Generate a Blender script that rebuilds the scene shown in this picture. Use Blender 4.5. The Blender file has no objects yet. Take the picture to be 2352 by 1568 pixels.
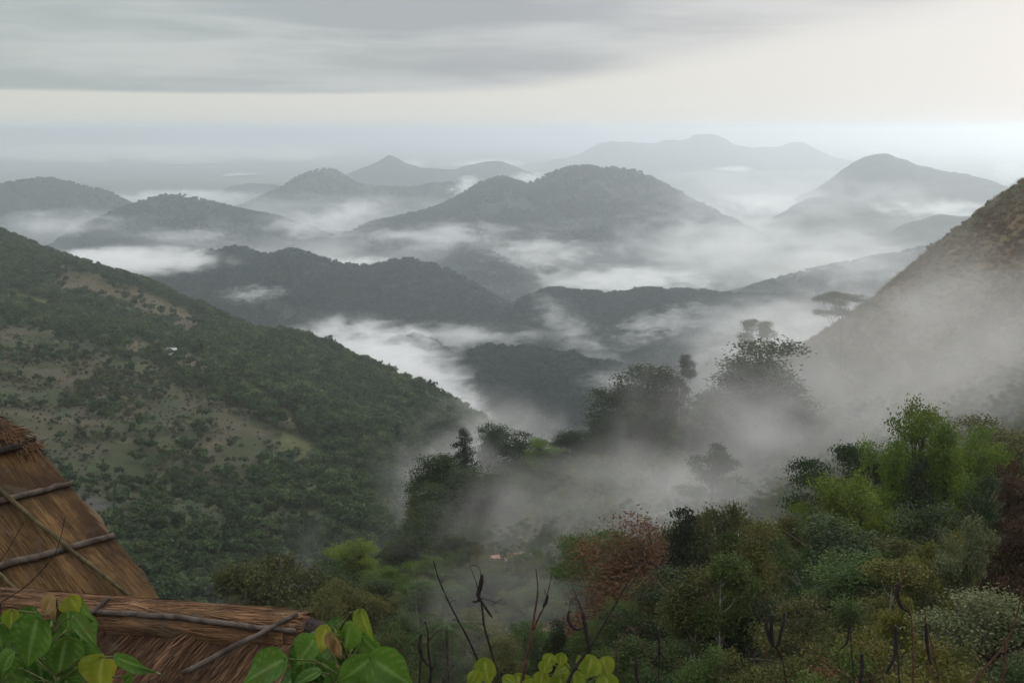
import bpy, math, random
import numpy as np
from mathutils import Vector

random.seed(7); RNG = np.random.default_rng(11)
sc = bpy.context.scene
col = sc.collection
R = math.radians

# ------------------------------------------------------------------ camera
CAMZ = 450.0                      # metres above the plain
FPX = 2840.0                      # focal length in picture units (picture 2352 wide)
PITCH = math.atan(484 / FPX)      # eye level is 300 units below the top edge
cam = bpy.data.cameras.new('camera'); camo = bpy.data.objects.new('camera', cam); col.objects.link(camo)
cam.sensor_width = 36.0; cam.lens = 36.0 * FPX / 2352.0
cam.clip_start = 0.1; cam.clip_end = 300000.0
camo.location = (0, 0, CAMZ); camo.rotation_euler = (math.pi / 2 - PITCH, 0, 0)
sc.camera = camo

# ------------------------------------------------------------------ render settings
sc.view_settings.view_transform = 'Standard'; sc.view_settings.look = 'None'
sc.view_settings.exposure = 0.0; sc.view_settings.gamma = 1.0; sc.view_settings.use_curve_mapping = False
sc.render.engine = 'CYCLES'
cy = sc.cycles
cy.max_bounces = 8; cy.diffuse_bounces = 2; cy.glossy_bounces = 2; cy.transmission_bounces = 3
cy.volume_bounces = 5; cy.transparent_max_bounces = 16
cy.use_denoising = True
try:
    cy.denoiser = 'OPENIMAGEDENOISE'; cy.denoising_input_passes = 'RGB_ALBEDO_NORMAL'
except Exception: pass
cy.use_adaptive_sampling = True; cy.adaptive_threshold = 0.02
cy.sample_clamp_indirect = 4.0
cy.volume_max_steps = 256

# ------------------------------------------------------------------ node helper
class NT:
    def __init__(s, tree): s.t = tree; s.n = tree.nodes; s.l = tree.links
    def node(s, typ, **kw):
        nd = s.n.new(typ)
        for k, v in kw.items(): setattr(nd, k, v)
        return nd
    def put(s, sock, v):
        if v is None: return
        if isinstance(v, bpy.types.NodeSocket): s.l.new(v, sock)
        else: sock.default_value = v
    def math(s, op, a, b=None, c=None, clamp=False):
        nd = s.node('ShaderNodeMath', operation=op); nd.use_clamp = clamp
        for i, v in enumerate((a, b, c)): s.put(nd.inputs[i], v)
        return nd.outputs[0]
    def vec(s, op, a, b=None, scale=None):
        nd = s.node('ShaderNodeVectorMath', operation=op)
        s.put(nd.inputs[0], a); s.put(nd.inputs[1], b)
        if scale is not None: s.put(nd.inputs['Scale'], scale)
        return nd.outputs['Value'] if op in ('LENGTH', 'DOT_PRODUCT') else nd.outputs[0]
    def noise(s, v, scale=1.0, detail=4.0, rough=0.55, distort=0.0):
        nd = s.node('ShaderNodeTexNoise'); s.put(nd.inputs['Vector'], v)
        nd.inputs['Scale'].default_value = scale; nd.inputs['Detail'].default_value = detail
        nd.inputs['Roughness'].default_value = rough; nd.inputs['Distortion'].default_value = distort
        return nd.outputs['Fac']
    def mix(s, f, a, b):
        nd = s.node('ShaderNodeMix', data_type='RGBA'); s.put(nd.inputs[0], f)
        for k, v in ((6, a), (7, b)):
            if not isinstance(v, bpy.types.NodeSocket) and len(v) == 3: v = (*v, 1)
            s.put(nd.inputs[k], v)
        return nd.outputs[2]
    def smooth(s, v, lo, hi, a=0.0, b=1.0):
        nd = s.node('ShaderNodeMapRange', interpolation_type='SMOOTHSTEP')
        s.put(nd.inputs[0], v); s.put(nd.inputs[1], lo); s.put(nd.inputs[2], hi)
        nd.inputs[3].default_value = a; nd.inputs[4].default_value = b
        return nd.outputs[0]
    def ramp(s, v, stops):
        nd = s.node('ShaderNodeValToRGB'); s.put(nd.inputs[0], v)
        el = nd.color_ramp.elements
        while len(el) < len(stops): el.new(0.5)
        for e, (p, c) in zip(el, stops): e.position = p; e.color = (*c, 1)
        return nd.outputs[0]
    def comb(s, x, y, z):
        nd = s.node('ShaderNodeCombineXYZ')
        for i, v in enumerate((x, y, z)): s.put(nd.inputs[i], v)
        return nd.outputs[0]

# ------------------------------------------------------------------ world: overcast sky over a Nishita sky
SUN_ELEV, SUN_AZ = R(25), R(38)          # azimuth clockwise from +Y (to the right, beyond the hills)
world = bpy.data.worlds.new('World'); sc.world = world; world.use_nodes = True
w = NT(world.node_tree); w.n.clear()
SKY = 0.1                                # background strength; cloud radiances below are divided by it
sky = w.node('ShaderNodeTexSky', sky_type='NISHITA'); sky.sun_disc = False
sky.sun_elevation = SUN_ELEV; sky.sun_rotation = SUN_AZ; sky.altitude = 500; sky.dust_density = 3.0
tc = w.node('ShaderNodeTexCoord')
d = w.vec('NORMALIZE', tc.outputs['Generated'])
sep = w.node('ShaderNodeSeparateXYZ'); w.l.new(d, sep.inputs[0])
elev = w.math('MULTIPLY', w.math('ARCSINE', sep.outputs[2]), 180 / math.pi)       # degrees
az = w.math('MULTIPLY', w.math('ARCTAN2', sep.outputs[0], sep.outputs[1]), 180 / math.pi)
cv = w.comb(w.math('MULTIPLY', az, 0.055), w.math('MULTIPLY', elev, 0.42), 3.7)
n1 = w.noise(cv, 1.0, 5.0, 0.5, 0.4)
cv2 = w.comb(w.math('MULTIPLY', az, 0.09), w.math('MULTIPLY', elev, 0.75), 8.1)
n2 = w.noise(cv2, 1.2, 5.0, 0.55, 0.5)
cv3 = w.comb(w.math('MULTIPLY', az, 0.035), w.math('MULTIPLY', elev, 0.1), 1.3)
n3 = w.noise(cv3, 1.0, 3.0, 0.5, 0.3)
# base of the grey deck: 1.6 deg at the left, lifting to the right
edge = w.math('ADD', w.math('MULTIPLY', w.smooth(az, -2.0, 24.0), 2.9), 1.55)
edge = w.math('ADD', edge, w.math('MULTIPLY', w.math('SUBTRACT', n3, 0.5), 0.7))
soft = w.math('ADD', w.math('MULTIPLY', w.smooth(az, -8.0, 16.0), 2.0), 0.25)
deck = w.smooth(w.math('DIVIDE', w.math('SUBTRACT', elev, edge), soft), 0.0, 1.0)
low = w.ramp(w.math('MULTIPLY_ADD', az, 1 / 60, 0.5), [(0.1, (0.69, 0.69, 0.635)), (0.5, (0.745, 0.74, 0.695)), (0.8, (0.79, 0.78, 0.76)), (0.92, (0.83, 0.81, 0.80))])
dark = w.ramp(w.math('MULTIPLY_ADD', az, 1 / 60, 0.5), [(0.1, (0.43, 0.48, 0.475)), (0.5, (0.40, 0.425, 0.45)), (0.78, (0.55, 0.555, 0.57)), (0.92, (0.76, 0.74, 0.74))])
lite = w.ramp(w.math('MULTIPLY_ADD', az, 1 / 60, 0.5), [(0.1, (0.56, 0.60, 0.585)), (0.5, (0.56, 0.58, 0.59)), (0.78, (0.68, 0.68, 0.685)), (0.92, (0.84, 0.82, 0.82))])
mixn = w.smooth(w.math('ADD', w.math('MULTIPLY', n1, 0.6), w.math('MULTIPLY', n2, 0.4)), 0.40, 0.60)
deckc = w.mix(mixn, dark, lite)
cloud = w.mix(deck, low, deckc)
up = w.smooth(elev, 8.0, 50.0)           # thinner and brighter cloud overhead
cloud = w.mix(up, cloud, (1.62, 1.64, 1.68))
cs = w.vec('SCALE', cloud, scale=1.0 / SKY)
fin = w.mix(0.95, sky.outputs[0], cs)
bg = w.node('ShaderNodeBackground'); bg.inputs['Strength'].default_value = SKY
w.l.new(fin, bg.inputs['Color'])
wo = w.node('ShaderNodeOutputWorld'); w.l.new(bg.outputs[0], wo.inputs['Surface'])

# ------------------------------------------------------------------ sun behind the cloud
sun = bpy.data.lights.new('sun', 'SUN'); sun.energy = 1.5; sun.angle = R(25); sun.color = (1.0, 0.97, 0.94)
suno = bpy.data.objects.new('sun', sun); col.objects.link(suno)
sd = Vector((math.sin(SUN_AZ) * math.cos(SUN_ELEV), math.cos(SUN_AZ) * math.cos(SUN_ELEV), math.sin(SUN_ELEV)))
suno.rotation_euler = (-sd).to_track_quat('-Z', 'Y').to_euler(); suno.location = (200, 100, 900)

# ------------------------------------------------------------------ picture geometry -> world
CP, SP = math.cos(PITCH), math.sin(PITCH)
def ray(px, py):
    u = (px - 1176) / FPX; v = -(py - 784) / FPX
    return np.array([u, CP + v * SP, -SP + v * CP])
def at(px, py, Y):
    """world point seen at picture place (px, py) that lies Y metres ahead"""
    r = ray(px, py); return np.array([0, 0, CAMZ]) + r * (Y / r[1])
def on_plane(px, py, p0, n):
    r = ray(px, py); o = np.array([0, 0, CAMZ])
    return o + r * (np.dot(p0 - o, n) / np.dot(r, n))
def project(P):
    P = np.asarray(P, float); x = P[..., 0]; y = P[..., 1]; z = P[..., 2] - CAMZ
    f = y * CP - z * SP; upc = y * SP + z * CP
    f = np.maximum(f, 1e-3)
    return 1176 + FPX * x / f, 784 - FPX * upc / f

# ------------------------------------------------------------------ numpy noise
def _h(ix, iy, s):
    n = (ix.astype(np.int64) * 374761393 + iy.astype(np.int64) * 668265263 + s * 1274126177) & 0x7fffffff
    n = ((n ^ (n >> 13)) * 1274126177) & 0x7fffffff
    return ((n ^ (n >> 16)) & 0xffff) / 65535.0
def vnoise(x, y, s=0):
    x = np.asarray(x, float); y = np.asarray(y, float)
    ix = np.floor(x).astype(np.int64); iy = np.floor(y).astype(np.int64); fx = x - ix; fy = y - iy
    fx = fx * fx * fx * (fx * (fx * 6 - 15) + 10); fy = fy * fy * fy * (fy * (fy * 6 - 15) + 10)
    a = _h(ix, iy, s); b = _h(ix + 1, iy, s); c = _h(ix, iy + 1, s); e = _h(ix + 1, iy + 1, s)
    return (a * (1 - fx) + b * fx) * (1 - fy) + (c * (1 - fx) + e * fx) * fy
def fbm(x, y, s=0, o=4, gain=0.5):
    t = 0; a = 1; k = 0
    for i in range(o):
        t = t + a * (vnoise(x, y, s + i * 17) - 0.5); k += a; a *= gain
        x = np.asarray(x) * 2.03 + 7.1; y = np.asarray(y) * 2.03 + 3.3
    return t / k * 2

# ------------------------------------------------------------------ mesh helpers
def tag(o, label=None, cat=None, group=None, kind=None):
    if label: o['label'] = label
    if cat: o['category'] = cat
    if group: o['group'] = group
    if kind: o['kind'] = kind
    return o
def mesh_from(name, V, faces, mat=None, attrs=None, smooth=False):
    me = bpy.data.meshes.new(name); V = np.asarray(V, np.float32)
    if isinstance(faces, np.ndarray):
        m, k = faces.shape
        me.vertices.add(len(V)); me.vertices.foreach_set('co', V.ravel())
        me.loops.add(m * k); me.loops.foreach_set('vertex_index', faces.astype(np.int32).ravel())
        me.polygons.add(m)
        me.polygons.foreach_set('loop_start', np.arange(0, m * k, k, dtype=np.int32))
        me.update(calc_edges=True)
    else:
        me.from_pydata(V.tolist(), [], faces)
    if smooth: me.polygons.foreach_set('use_smooth', np.ones(len(me.polygons), bool))
    for k, a in (attrs or {}).items():
        a = np.asarray(a, np.float32)
        if a.ndim == 1:
            at_ = me.attributes.new(k, 'FLOAT', 'POINT'); at_.data.foreach_set('value', a)
        else:
            at_ = me.attributes.new(k, 'FLOAT_COLOR', 'POINT')
            at_.data.foreach_set('color', np.concatenate([a, np.ones((len(a), 1), np.float32)], 1).ravel())
    if mat: me.materials.append(mat)
    me.validate()
    return me
def link(name, me, parent=None, loc=None):
    o = bpy.data.objects.new(name, me); col.objects.link(o)
    if parent: o.parent = parent
    if loc is not None: o.location = loc
    return o
def empty(name, loc=(0, 0, 0)):
    o = bpy.data.objects.new(name, None); o.empty_display_size = 0.2; o.location = loc; col.objects.link(o); return o
class Acc:
    """collects pieces of ONE part"""
    def __init__(s): s.V = []; s.F = []; s.n = 0; s.A = []
    def add(s, V, F, a=None):
        V = np.asarray(V, float); s.V.append(V)
        s.F += [tuple(int(i) + s.n for i in f) for f in F]; s.n += len(V)
        s.A.append(np.full(len(V), 0.5) if a is None else (np.full(len(V), a) if np.isscalar(a) else np.asarray(a)))
    def tube(s, P, rad, k=6, cap=True, a=None):
        P = np.asarray(P, float); m = len(P)
        rad = np.full(m, rad) if np.isscalar(rad) else np.asarray(rad, float)
        T = np.gradient(P, axis=0); T /= np.linalg.norm(T, axis=1)[:, None] + 1e-9
        up = np.array([0.13, 0.21, 1.0]); V = []
        n0 = None
        for i in range(m):
            b = up if n0 is None else n0
            n0 = b - T[i] * np.dot(b, T[i])
            if np.linalg.norm(n0) < 1e-3: n0 = np.array([1.0, 0, 0]) - T[i] * T[i][0]
            n0 = n0 / np.linalg.norm(n0); bb = np.cross(T[i], n0)
            for j in range(k):
                t = 2 * math.pi * j / k; V.append(P[i] + rad[i] * (math.cos(t) * n0 + math.sin(t) * bb))
        F = [(i * k + j, i * k + (j + 1) % k, (i + 1) * k + (j + 1) % k, (i + 1) * k + j) for i in range(m - 1) for j in range(k)]
        if cap: F += [tuple(range(k))[::-1], tuple((m - 1) * k + j for j in range(k))]
        s.add(V, F, a)
    def mesh(s, name, mat, smooth=True, attr='tint'):
        return mesh_from(name, np.concatenate(s.V), s.F, mat, {attr: np.concatenate(s.A)}, smooth)

# ------------------------------------------------------------------ materials
MAT = {}
def new_mat(name):
    m = bpy.data.materials.new(name); m.use_nodes = True; t = NT(m.node_tree); t.n.clear()
    out = t.node('ShaderNodeOutputMaterial'); MAT[name] = m
    return m, t, out
def principled(t, color, rough=0.8, spec=0.2, bump=None, bstr=0.3, bdist=0.05):
    p = t.node('ShaderNodeBsdfPrincipled'); t.put(p.inputs['Base Color'], color if isinstance(color, bpy.types.NodeSocket) else (*color, 1))
    t.put(p.inputs['Roughness'], rough); p.inputs['Specular IOR Level'].default_value = spec
    if bump is not None:
        b = t.node('ShaderNodeBump'); b.inputs['Strength'].default_value = bstr; b.inputs['Distance'].default_value = bdist
        t.l.new(bump, b.inputs['Height']); t.l.new(b.outputs[0], p.inputs['Normal'])
    return p
def leaf_mat(name, c1, c2, var=0.35, trans=0.3, rough=0.7):
    """foliage: colour runs between c1 and c2 by clump, each plant a little lighter or darker, yellower or greener"""
    m, t, out = new_mat(name)
    a = t.node('ShaderNodeAttribute'); a.attribute_name = 'tint'
    oi = t.node('ShaderNodeObjectInfo')
    c = t.mix(a.outputs['Fac'], c1, c2)
    hs = t.node('ShaderNodeHueSaturation'); t.l.new(c, hs.inputs['Color'])
    t.l.new(t.math('MULTIPLY_ADD', oi.outputs['Random'], 0.03, 0.48), hs.inputs['Hue'])
    r2 = t.math('FRACT', t.math('MULTIPLY', oi.outputs['Random'], 17.31))
    t.l.new(t.math('MULTIPLY_ADD', r2, 2 * var, 1 - var), hs.inputs['Value'])
    p = principled(t, hs.outputs[0], rough, 0.12)
    tr = t.node('ShaderNodeBsdfTranslucent'); t.l.new(hs.outputs[0], tr.inputs['Color'])
    mx = t.node('ShaderNodeMixShader'); mx.inputs[0].default_value = trans
    t.l.new(p.outputs[0], mx.inputs[1]); t.l.new(tr.outputs[0], mx.inputs[2]); t.l.new(mx.outputs[0], out.inputs['Surface'])
    return m
leaf_mat('leaf_dark', (0.022, 0.036, 0.014), (0.045, 0.066, 0.022))
leaf_mat('leaf_black', (0.012, 0.017, 0.009), (0.026, 0.034, 0.015), 0.15, 0.15)
leaf_mat('leaf_mid', (0.038, 0.062, 0.019), (0.08, 0.115, 0.03))
leaf_mat('leaf_olive', (0.05, 0.06, 0.019), (0.12, 0.12, 0.036))
leaf_mat('leaf_bright', (0.06, 0.095, 0.015), (0.14, 0.195, 0.03), 0.2, 0.4)
leaf_mat('leaf_yellow', (0.066, 0.076, 0.018), (0.15, 0.145, 0.034), 0.2, 0.3)
leaf_mat('leaf_rust', (0.065, 0.038, 0.016), (0.14, 0.08, 0.034), 0.1, 0.25)
leaf_mat('leaf_brown', (0.034, 0.024, 0.014), (0.085, 0.052, 0.028), 0.2, 0.25)
leaf_mat('leaf_pale', (0.07, 0.095, 0.04), (0.165, 0.175, 0.085), 0.2, 0.3)
leaf_mat('leaf_red', (0.07, 0.04, 0.02), (0.17, 0.07, 0.036), 0.1, 0.3)
leaf_mat('leaf_hill_hazed', (0.015, 0.032, 0.024), (0.034, 0.055, 0.036), 0.4, 0.2)  # blue of the distant haze is partly put into this foliage colour
leaf_mat('leaf_slope', (0.026, 0.048, 0.02), (0.06, 0.085, 0.028), 0.4, 0.25)
leaf_mat('leaf_light', (0.05, 0.075, 0.03), (0.085, 0.11, 0.042), 0.3, 0.25)
leaf_mat('leaf_scrub', (0.052, 0.056, 0.028), (0.10, 0.092, 0.045), 0.4, 0.3)
def bark_mat(name, c1, c2, sc_=6.0):
    m, t, out = new_mat(name); g = t.node('ShaderNodeTexCoord')
    n = t.noise(g.outputs['Object'], sc_, 5, 0.6, 0.5)
    p = principled(t, t.mix(t.smooth(n, 0.35, 0.65), c1, c2), 0.85, 0.15, n, 0.4, 0.02); t.l.new(p.outputs[0], out.inputs['Surface']); return m
bark_mat('bark_dark', (0.035, 0.026, 0.02), (0.08, 0.06, 0.045), 3)
bark_mat('bark_pale', (0.16, 0.14, 0.115), (0.32, 0.29, 0.25), 3)
bark_mat('twig_dark', (0.012, 0.010, 0.009), (0.03, 0.022, 0.018), 40)
bark_mat('twig_brown', (0.04, 0.022, 0.014), (0.09, 0.045, 0.028), 40)
bark_mat('pole_wood', (0.04, 0.03, 0.024), (0.095, 0.075, 0.06), 9)
bark_mat('pole_bamboo', (0.04, 0.032, 0.016), (0.09, 0.07, 0.034), 9)

def ground_mat(name, use_vcol=True, bump=0.5):
    m, t, out = new_mat(name); g = t.node('ShaderNodeNewGeometry')
    a = t.node('ShaderNodeAttribute'); a.attribute_name = 'veg'
    n = t.noise(g.outputs['Position'], 0.12, 6, 0.62); n2 = t.noise(g.outputs['Position'], 0.9, 4, 0.6)
    k = t.math('MULTIPLY_ADD', n, 1.0, 0.5); k = t.math('MULTIPLY', k, t.math('MULTIPLY_ADD', n2, 0.8, 0.6))
    c = t.vec('SCALE', a.outputs['Color'], scale=k)
    p = principled(t, c, 0.95, 0.05, n2, bump, 0.8); t.l.new(p.outputs[0], out.inputs['Surface']); return m
ground_mat('hill_ground')
m, t, out = new_mat('plain_ground'); g = t.node('ShaderNodeNewGeometry')
pv = t.vec('MULTIPLY', g.outputs['Position'], (0.0011, 0.00055, 0.0))
n = t.noise(pv, 1.0, 6, 0.6, 0.3)
c = t.ramp(n, [(0.3, (0.02, 0.035, 0.025)), (0.5, (0.05, 0.07, 0.045)), (0.62, (0.11, 0.125, 0.08)), (0.75, (0.05, 0.065, 0.045))])
p = principled(t, c, 0.95, 0.05); t.l.new(p.outputs[0], out.inputs['Surface'])
m, t, out = new_mat('lake_water'); g = t.node('ShaderNodeNewGeometry')
p = principled(t, (0.03, 0.04, 0.04), 0.08, 0.5, t.noise(g.outputs['Position'], 0.05, 3), 0.05, 0.2); t.l.new(p.outputs[0], out.inputs['Surface'])
def thatch_mat(name, along, c_lo, c_hi):
    """dry grass: streaks run along the strand direction (object axes), weathered patches"""
    m, t, out = new_mat(name); g = t.node('ShaderNodeTexCoord')
    a = t.node('ShaderNodeAttribute'); a.attribute_name = 'tint'
    ob = g.outputs['Object']
    n = t.noise(ob, 1.6, 4, 0.6)
    base = t.mix(a.outputs['Fac'], c_lo, c_hi)
    n7 = t.noise(ob, 5.0, 5, 0.65, 0.8); c = t.mix(t.smooth(n, 0.42, 0.7), base, (0.052, 0.032, 0.02)); c = t.mix(t.math('MULTIPLY', t.smooth(n7, 0.55, 0.68), 0.6), c, (0.085, 0.072, 0.055))
    p = principled(t, c, 0.9, 0.1); t.l.new(p.outputs[0], out.inputs['Surface']); return m
thatch_mat('thatch_gold', None, (0.05, 0.031, 0.015), (0.26, 0.155, 0.07))
thatch_mat('thatch_red', None, (0.036, 0.02, 0.012), (0.25, 0.14, 0.075))
def big_leaf_mat(name, c1, c2, vein):
    m, t, out = new_mat(name)
    a = t.node('ShaderNodeAttribute'); a.attribute_name = 'tint'
    v = t.node('ShaderNodeAttribute'); v.attribute_name = 'vein'
    g = t.node('ShaderNodeTexCoord'); n = t.noise(g.outputs['Object'], 28, 4, 0.6)
    c = t.mix(a.outputs['Fac'], c1, c2); c = t.mix(t.math('MULTIPLY', t.smooth(n, 0.5, 0.75), 0.35), c, vein)
    c = t.mix(t.math('MULTIPLY', v.outputs['Fac'], 0.75), c, vein)
    n9 = t.noise(g.outputs['Object'], 9, 6, 0.7, 1.2); c = t.mix(t.math('MULTIPLY', t.smooth(n9, 0.58, 0.66), 0.55), c, (0.10, 0.085, 0.02)); n10 = t.noise(g.outputs['Object'], 16, 2, 0.5); c = t.vec('SCALE', c, scale=t.math('MULTIPLY_ADD', n10, 0.9, 0.55))
    p = principled(t, c, 0.5, 0.2, n, 0.25, 0.004)
    tr = t.node('ShaderNodeBsdfTranslucent'); t.l.new(c, tr.inputs['Color'])
    mx = t.node('ShaderNodeMixShader'); mx.inputs[0].default_value = 0.35
    t.l.new(p.outputs[0], mx.inputs[1]); t.l.new(tr.outputs[0], mx.inputs[2]); t.l.new(mx.outputs[0], out.inputs['Surface']); return m
big_leaf_mat('leaf_big', (0.026, 0.066, 0.011), (0.082, 0.155, 0.018), (0.14, 0.21, 0.06))
big_leaf_mat('leaf_young', (0.095, 0.135, 0.012), (0.21, 0.185, 0.015), (0.22, 0.23, 0.06))
bark_mat('leaf_stem', (0.05, 0.06, 0.018), (0.09, 0.10, 0.03), 40)
big_leaf_mat('leaf_limp', (0.12, 0.075, 0.03), (0.2, 0.13, 0.05), (0.25, 0.18, 0.09))
m, t, out = new_mat('white_wall'); p = principled(t, (0.45, 0.43, 0.39), 0.8); t.l.new(p.outputs[0], out.inputs['Surface'])
m, t, out = new_mat('metal_roof'); p = principled(t, (0.36, 0.36, 0.36), 0.5, 0.4); t.l.new(p.outputs[0], out.inputs['Surface'])
m, t, out = new_mat('tile_roof'); p = principled(t, (0.3, 0.17, 0.12), 0.8, 0.2); t.l.new(p.outputs[0], out.inputs['Surface'])

# ------------------------------------------------------------------ the plain
def grid_faces(nx, ny):
    i = np.arange(nx - 1)[None, :] + (np.arange(ny - 1) * nx)[:, None]
    return np.stack([i, i + 1, i + 1 + nx, i + nx], -1).reshape(-1, 4)
ys = np.concatenate([np.linspace(-2000, 2000, 9), np.geomspace(2400, 62000, 90)])
xs = np.linspace(-45000, 45000, 181)
X, Y = np.meshgrid(xs, ys)
Z = 22 * np.maximum(0, fbm(X / 2600, Y / 2600, 5, 4)) * np.clip((Y - 6500) / 3000, 0, 1)
o = link('plain', mesh_from('plain', np.stack([X, Y, Z], -1).reshape(-1, 3), grid_faces(len(xs), len(ys)), MAT['plain_ground'], smooth=True))
tag(o, 'flat hazy green plain reaching to the horizon beyond the hills', 'plain', kind='structure')
def lake(px0, px1, py, L):
    Yd = CAMZ * FPX / (py - 300) ; x0 = (px0 - 1176) / FPX * Yd; x1 = (px1 - 1176) / FPX * Yd
    th = np.linspace(0, 2 * math.pi, 40, endpoint=False); rr = 1 + 0.25 * np.sin(3 * th + px0) + 0.12 * np.sin(7 * th)
    V = [((x0 + x1) / 2 + (x1 - x0) / 2 * r_ * math.cos(a_), Yd + 420 * r_ * math.sin(a_), 26 + 0.0) for a_, r_ in zip(th, rr)]
    o = link('lake', mesh_from('lake', V, [tuple(range(40))], MAT['lake_water'])); tag(o, L, 'lake', kind='structure')
lake(365, 530, 377, 'pale lake shining far out on the plain, the larger and farther one')
lake(522, 588, 404, 'small pale lake on the plain, nearer than the other one')

# ------------------------------------------------------------------ hills on the plain
FOREST_PTS = {}
def hill(name, sky_, D, wf, wb, label, base=0.0, seed=1, cell=None, bump=None, colr=(0.024, 0.038, 0.027), trees=None, green=0.0):
    """a hill whose crest runs at about D metres; sky_ = crest places seen in the picture"""
    P = np.array([at(a, b, D) for a, b in sky_])
    xmin, xmax = P[0, 0], P[-1, 0]; width = xmax - xmin
    cell = cell or max(6.0, D / 420.0); bump = D / 260.0 if bump is None else bump
    x = np.arange(xmin - 0.15 * width, xmax + 0.15 * width, cell); y = np.arange(D - wf * 1.25, D + wb * 1.25, cell)
    X, Y = np.meshgrid(x, y)
    def height(X, Y):
        zr = np.interp(X, P[:, 0], P[:, 2])
        # smooth the polyline a little
        k = width / 60
        zr = (zr + np.interp(X - k, P[:, 0], P[:, 2]) + np.interp(X + k, P[:, 0], P[:, 2])) / 3
        e = np.clip(np.minimum((X - (xmin - 0.15 * width)), (xmax + 0.15 * width - X)) / (0.15 * width), 0, 1)
        zr = base - 12 + (zr - base + 12) * e * e * (3 - 2 * e)
        yr = D + wf * 0.16 * fbm(X / (width * 0.22), np.zeros_like(X) + seed, seed, 3)
        gul = 1 + 0.55 * fbm(X / (wf * 0.55), Y / (wf * 1.6), seed + 31, 4)
        tt = np.where(Y < yr, (yr - Y) / (wf * np.clip(gul, 0.45, 1.6)), (Y - yr) / wb)
        s = np.clip(1 - tt, 0, 1); shp = 0.42 * s + 0.58 * s * s * (3 - 2 * s)
        z = base - 14 + (zr - base + 14) * shp
        amp = np.clip((zr - base) / 40, 0.1, 1) * np.clip(tt * 3, 0, 1)
        z = z + fbm(X / (wf * 0.22), Y / (wf * 0.22), seed + 7, 5) * (zr - base) * 0.13 * amp
        return z
    Z = height(X, Y) + fbm(X / (cell * 3.2), Y / (cell * 3.2), seed + 3, 3, 0.7) * bump * 0.5
    mix = np.clip(0.5 + 0.9 * fbm(X / (wf * 0.3), Y / (wf * 0.3), seed + 13, 4), 0, 1)[..., None]
    c = np.array(colr) * (0.72 + 0.1 * mix) + mix * np.array([0.014, 0.011, 0.006]) + green * np.array([0.0, 0.01, 0.0])
    o = link(name, mesh_from(name, np.stack([X, Y, Z], -1).reshape(-1, 3), grid_faces(len(x), len(y)), MAT['hill_ground'], {'veg': c.reshape(-1, 3)}, True))
    tag(o, label, 'hill', kind='structure')
    if trees:
        n, s0, s1, L = trees
        q = RNG.random((n * 3, 2)); tx = xmin + q[:, 0] * width; ty = D - wf * 1.0 + q[:, 1] * (wf * 1.0 + wb * 0.12)
        tz = height(tx, ty); keep = (tz > base + 4) & (fbm(tx / (wf * 0.12), ty / (wf * 0.12), seed + 21, 3) > -0.52)
        tx, ty, tz = tx[keep][:n], ty[keep][:n], tz[keep][:n]
        FOREST_PTS[name + str(seed)] = (np.stack([tx, ty, tz - 1], 1), RNG.uniform(s0, s1, len(tx)), L)
    return o
H = hill
H('hill', [(1290, 366), (1340, 350), (1370, 332), (1400, 324), (1450, 326), (1500, 331), (1528, 321), (1560, 325), (1588, 312), (1620, 305), (1648, 312), (1680, 333), (1720, 339), (1780, 341), (1800, 331), (1825, 325), (1852, 335), (1880, 350), (1920, 366)],
  16000, 2000, 1900, 'farthest pale blue hill range with a domed summit, on the horizon', seed=2)
H('hill', [(780, 412), (830, 388), (868, 374), (888, 360), (900, 353), (914, 362), (935, 372), (970, 386), (1040, 390), (1090, 380), (1140, 369), (1180, 382), (1230, 402), (1270, 412)],
  9500, 1600, 1400, 'faint hill with a small pointed knob, behind the middle ranges', seed=3)
H('hill', [(480, 452), (505, 438), (540, 425), (590, 421), (640, 428), (690, 452), (720, 470)], 8600, 800, 800, 'low flat faint hill behind the left shoulder of a conical hill', seed=4)
H('hill', [(540, 480), (590, 458), (650, 430), (690, 405), (730, 391), (758, 388), (790, 403), (825, 425), (870, 430), (940, 433), (990, 424), (1035, 419), (1080, 432), (1140, 470)],
  7000, 1100, 900, 'blue conical hill with a long right shoulder, left of the big double hill', seed=5, trees=(2500, 9, 17, 'distant wood covering the blue conical hill'))
H('hill', [(-260, 470), (-160, 436), (-60, 425), (0, 425), (50, 417), (110, 409), (150, 418), (192, 432), (240, 440), (272, 458), (305, 473), (360, 510)],
  5600, 900, 800, 'blue rounded hill at the left edge above a mist streak', seed=6, trees=(3000, 8, 15, 'distant wood covering the rounded hill at the left edge'))
H('hill', [(200, 520), (270, 485), (340, 458), (392, 449), (440, 460), (500, 468), (560, 484), (640, 500), (720, 528), (800, 562)],
  4700, 900, 700, 'long low hazy hill in front of the rounded left hill', seed=7, trees=(3500, 8, 14, 'distant wood covering the long low hazy hill'))
H('hill', [(800, 540), (860, 512), (920, 500), (980, 485), (1040, 465), (1085, 436), (1120, 418), (1160, 413), (1192, 422), (1225, 434), (1258, 406), (1300, 392), (1360, 386), (1420, 392), (1470, 400), (1520, 425), (1560, 448), (1620, 480), (1700, 520), (1790, 560)],
  5000, 1300, 900, 'big blue double-topped hill in the middle of the view', seed=8, trees=(6000, 9, 22, 'distant wood covering the big double-topped hill'))
H('hill', [(1780, 500), (1840, 462), (1890, 436), (1930, 410), (1962, 380), (2000, 359), (2040, 352), (2080, 366), (2112, 382), (2180, 392), (2240, 408), (2300, 432), (2360, 452), (2480, 500)],
  6500, 1100, 1000, 'pale domed hill with a long right slope, right of the double-topped hill', seed=9)
H('hill', [(1790, 500), (1850, 462), (1900, 452), (1960, 448), (2020, 452), (2070, 475), (2110, 510), (2150, 540)],
  5200, 700, 500, 'low hazy hill in front of the pale domed hill', seed=10)
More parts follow.
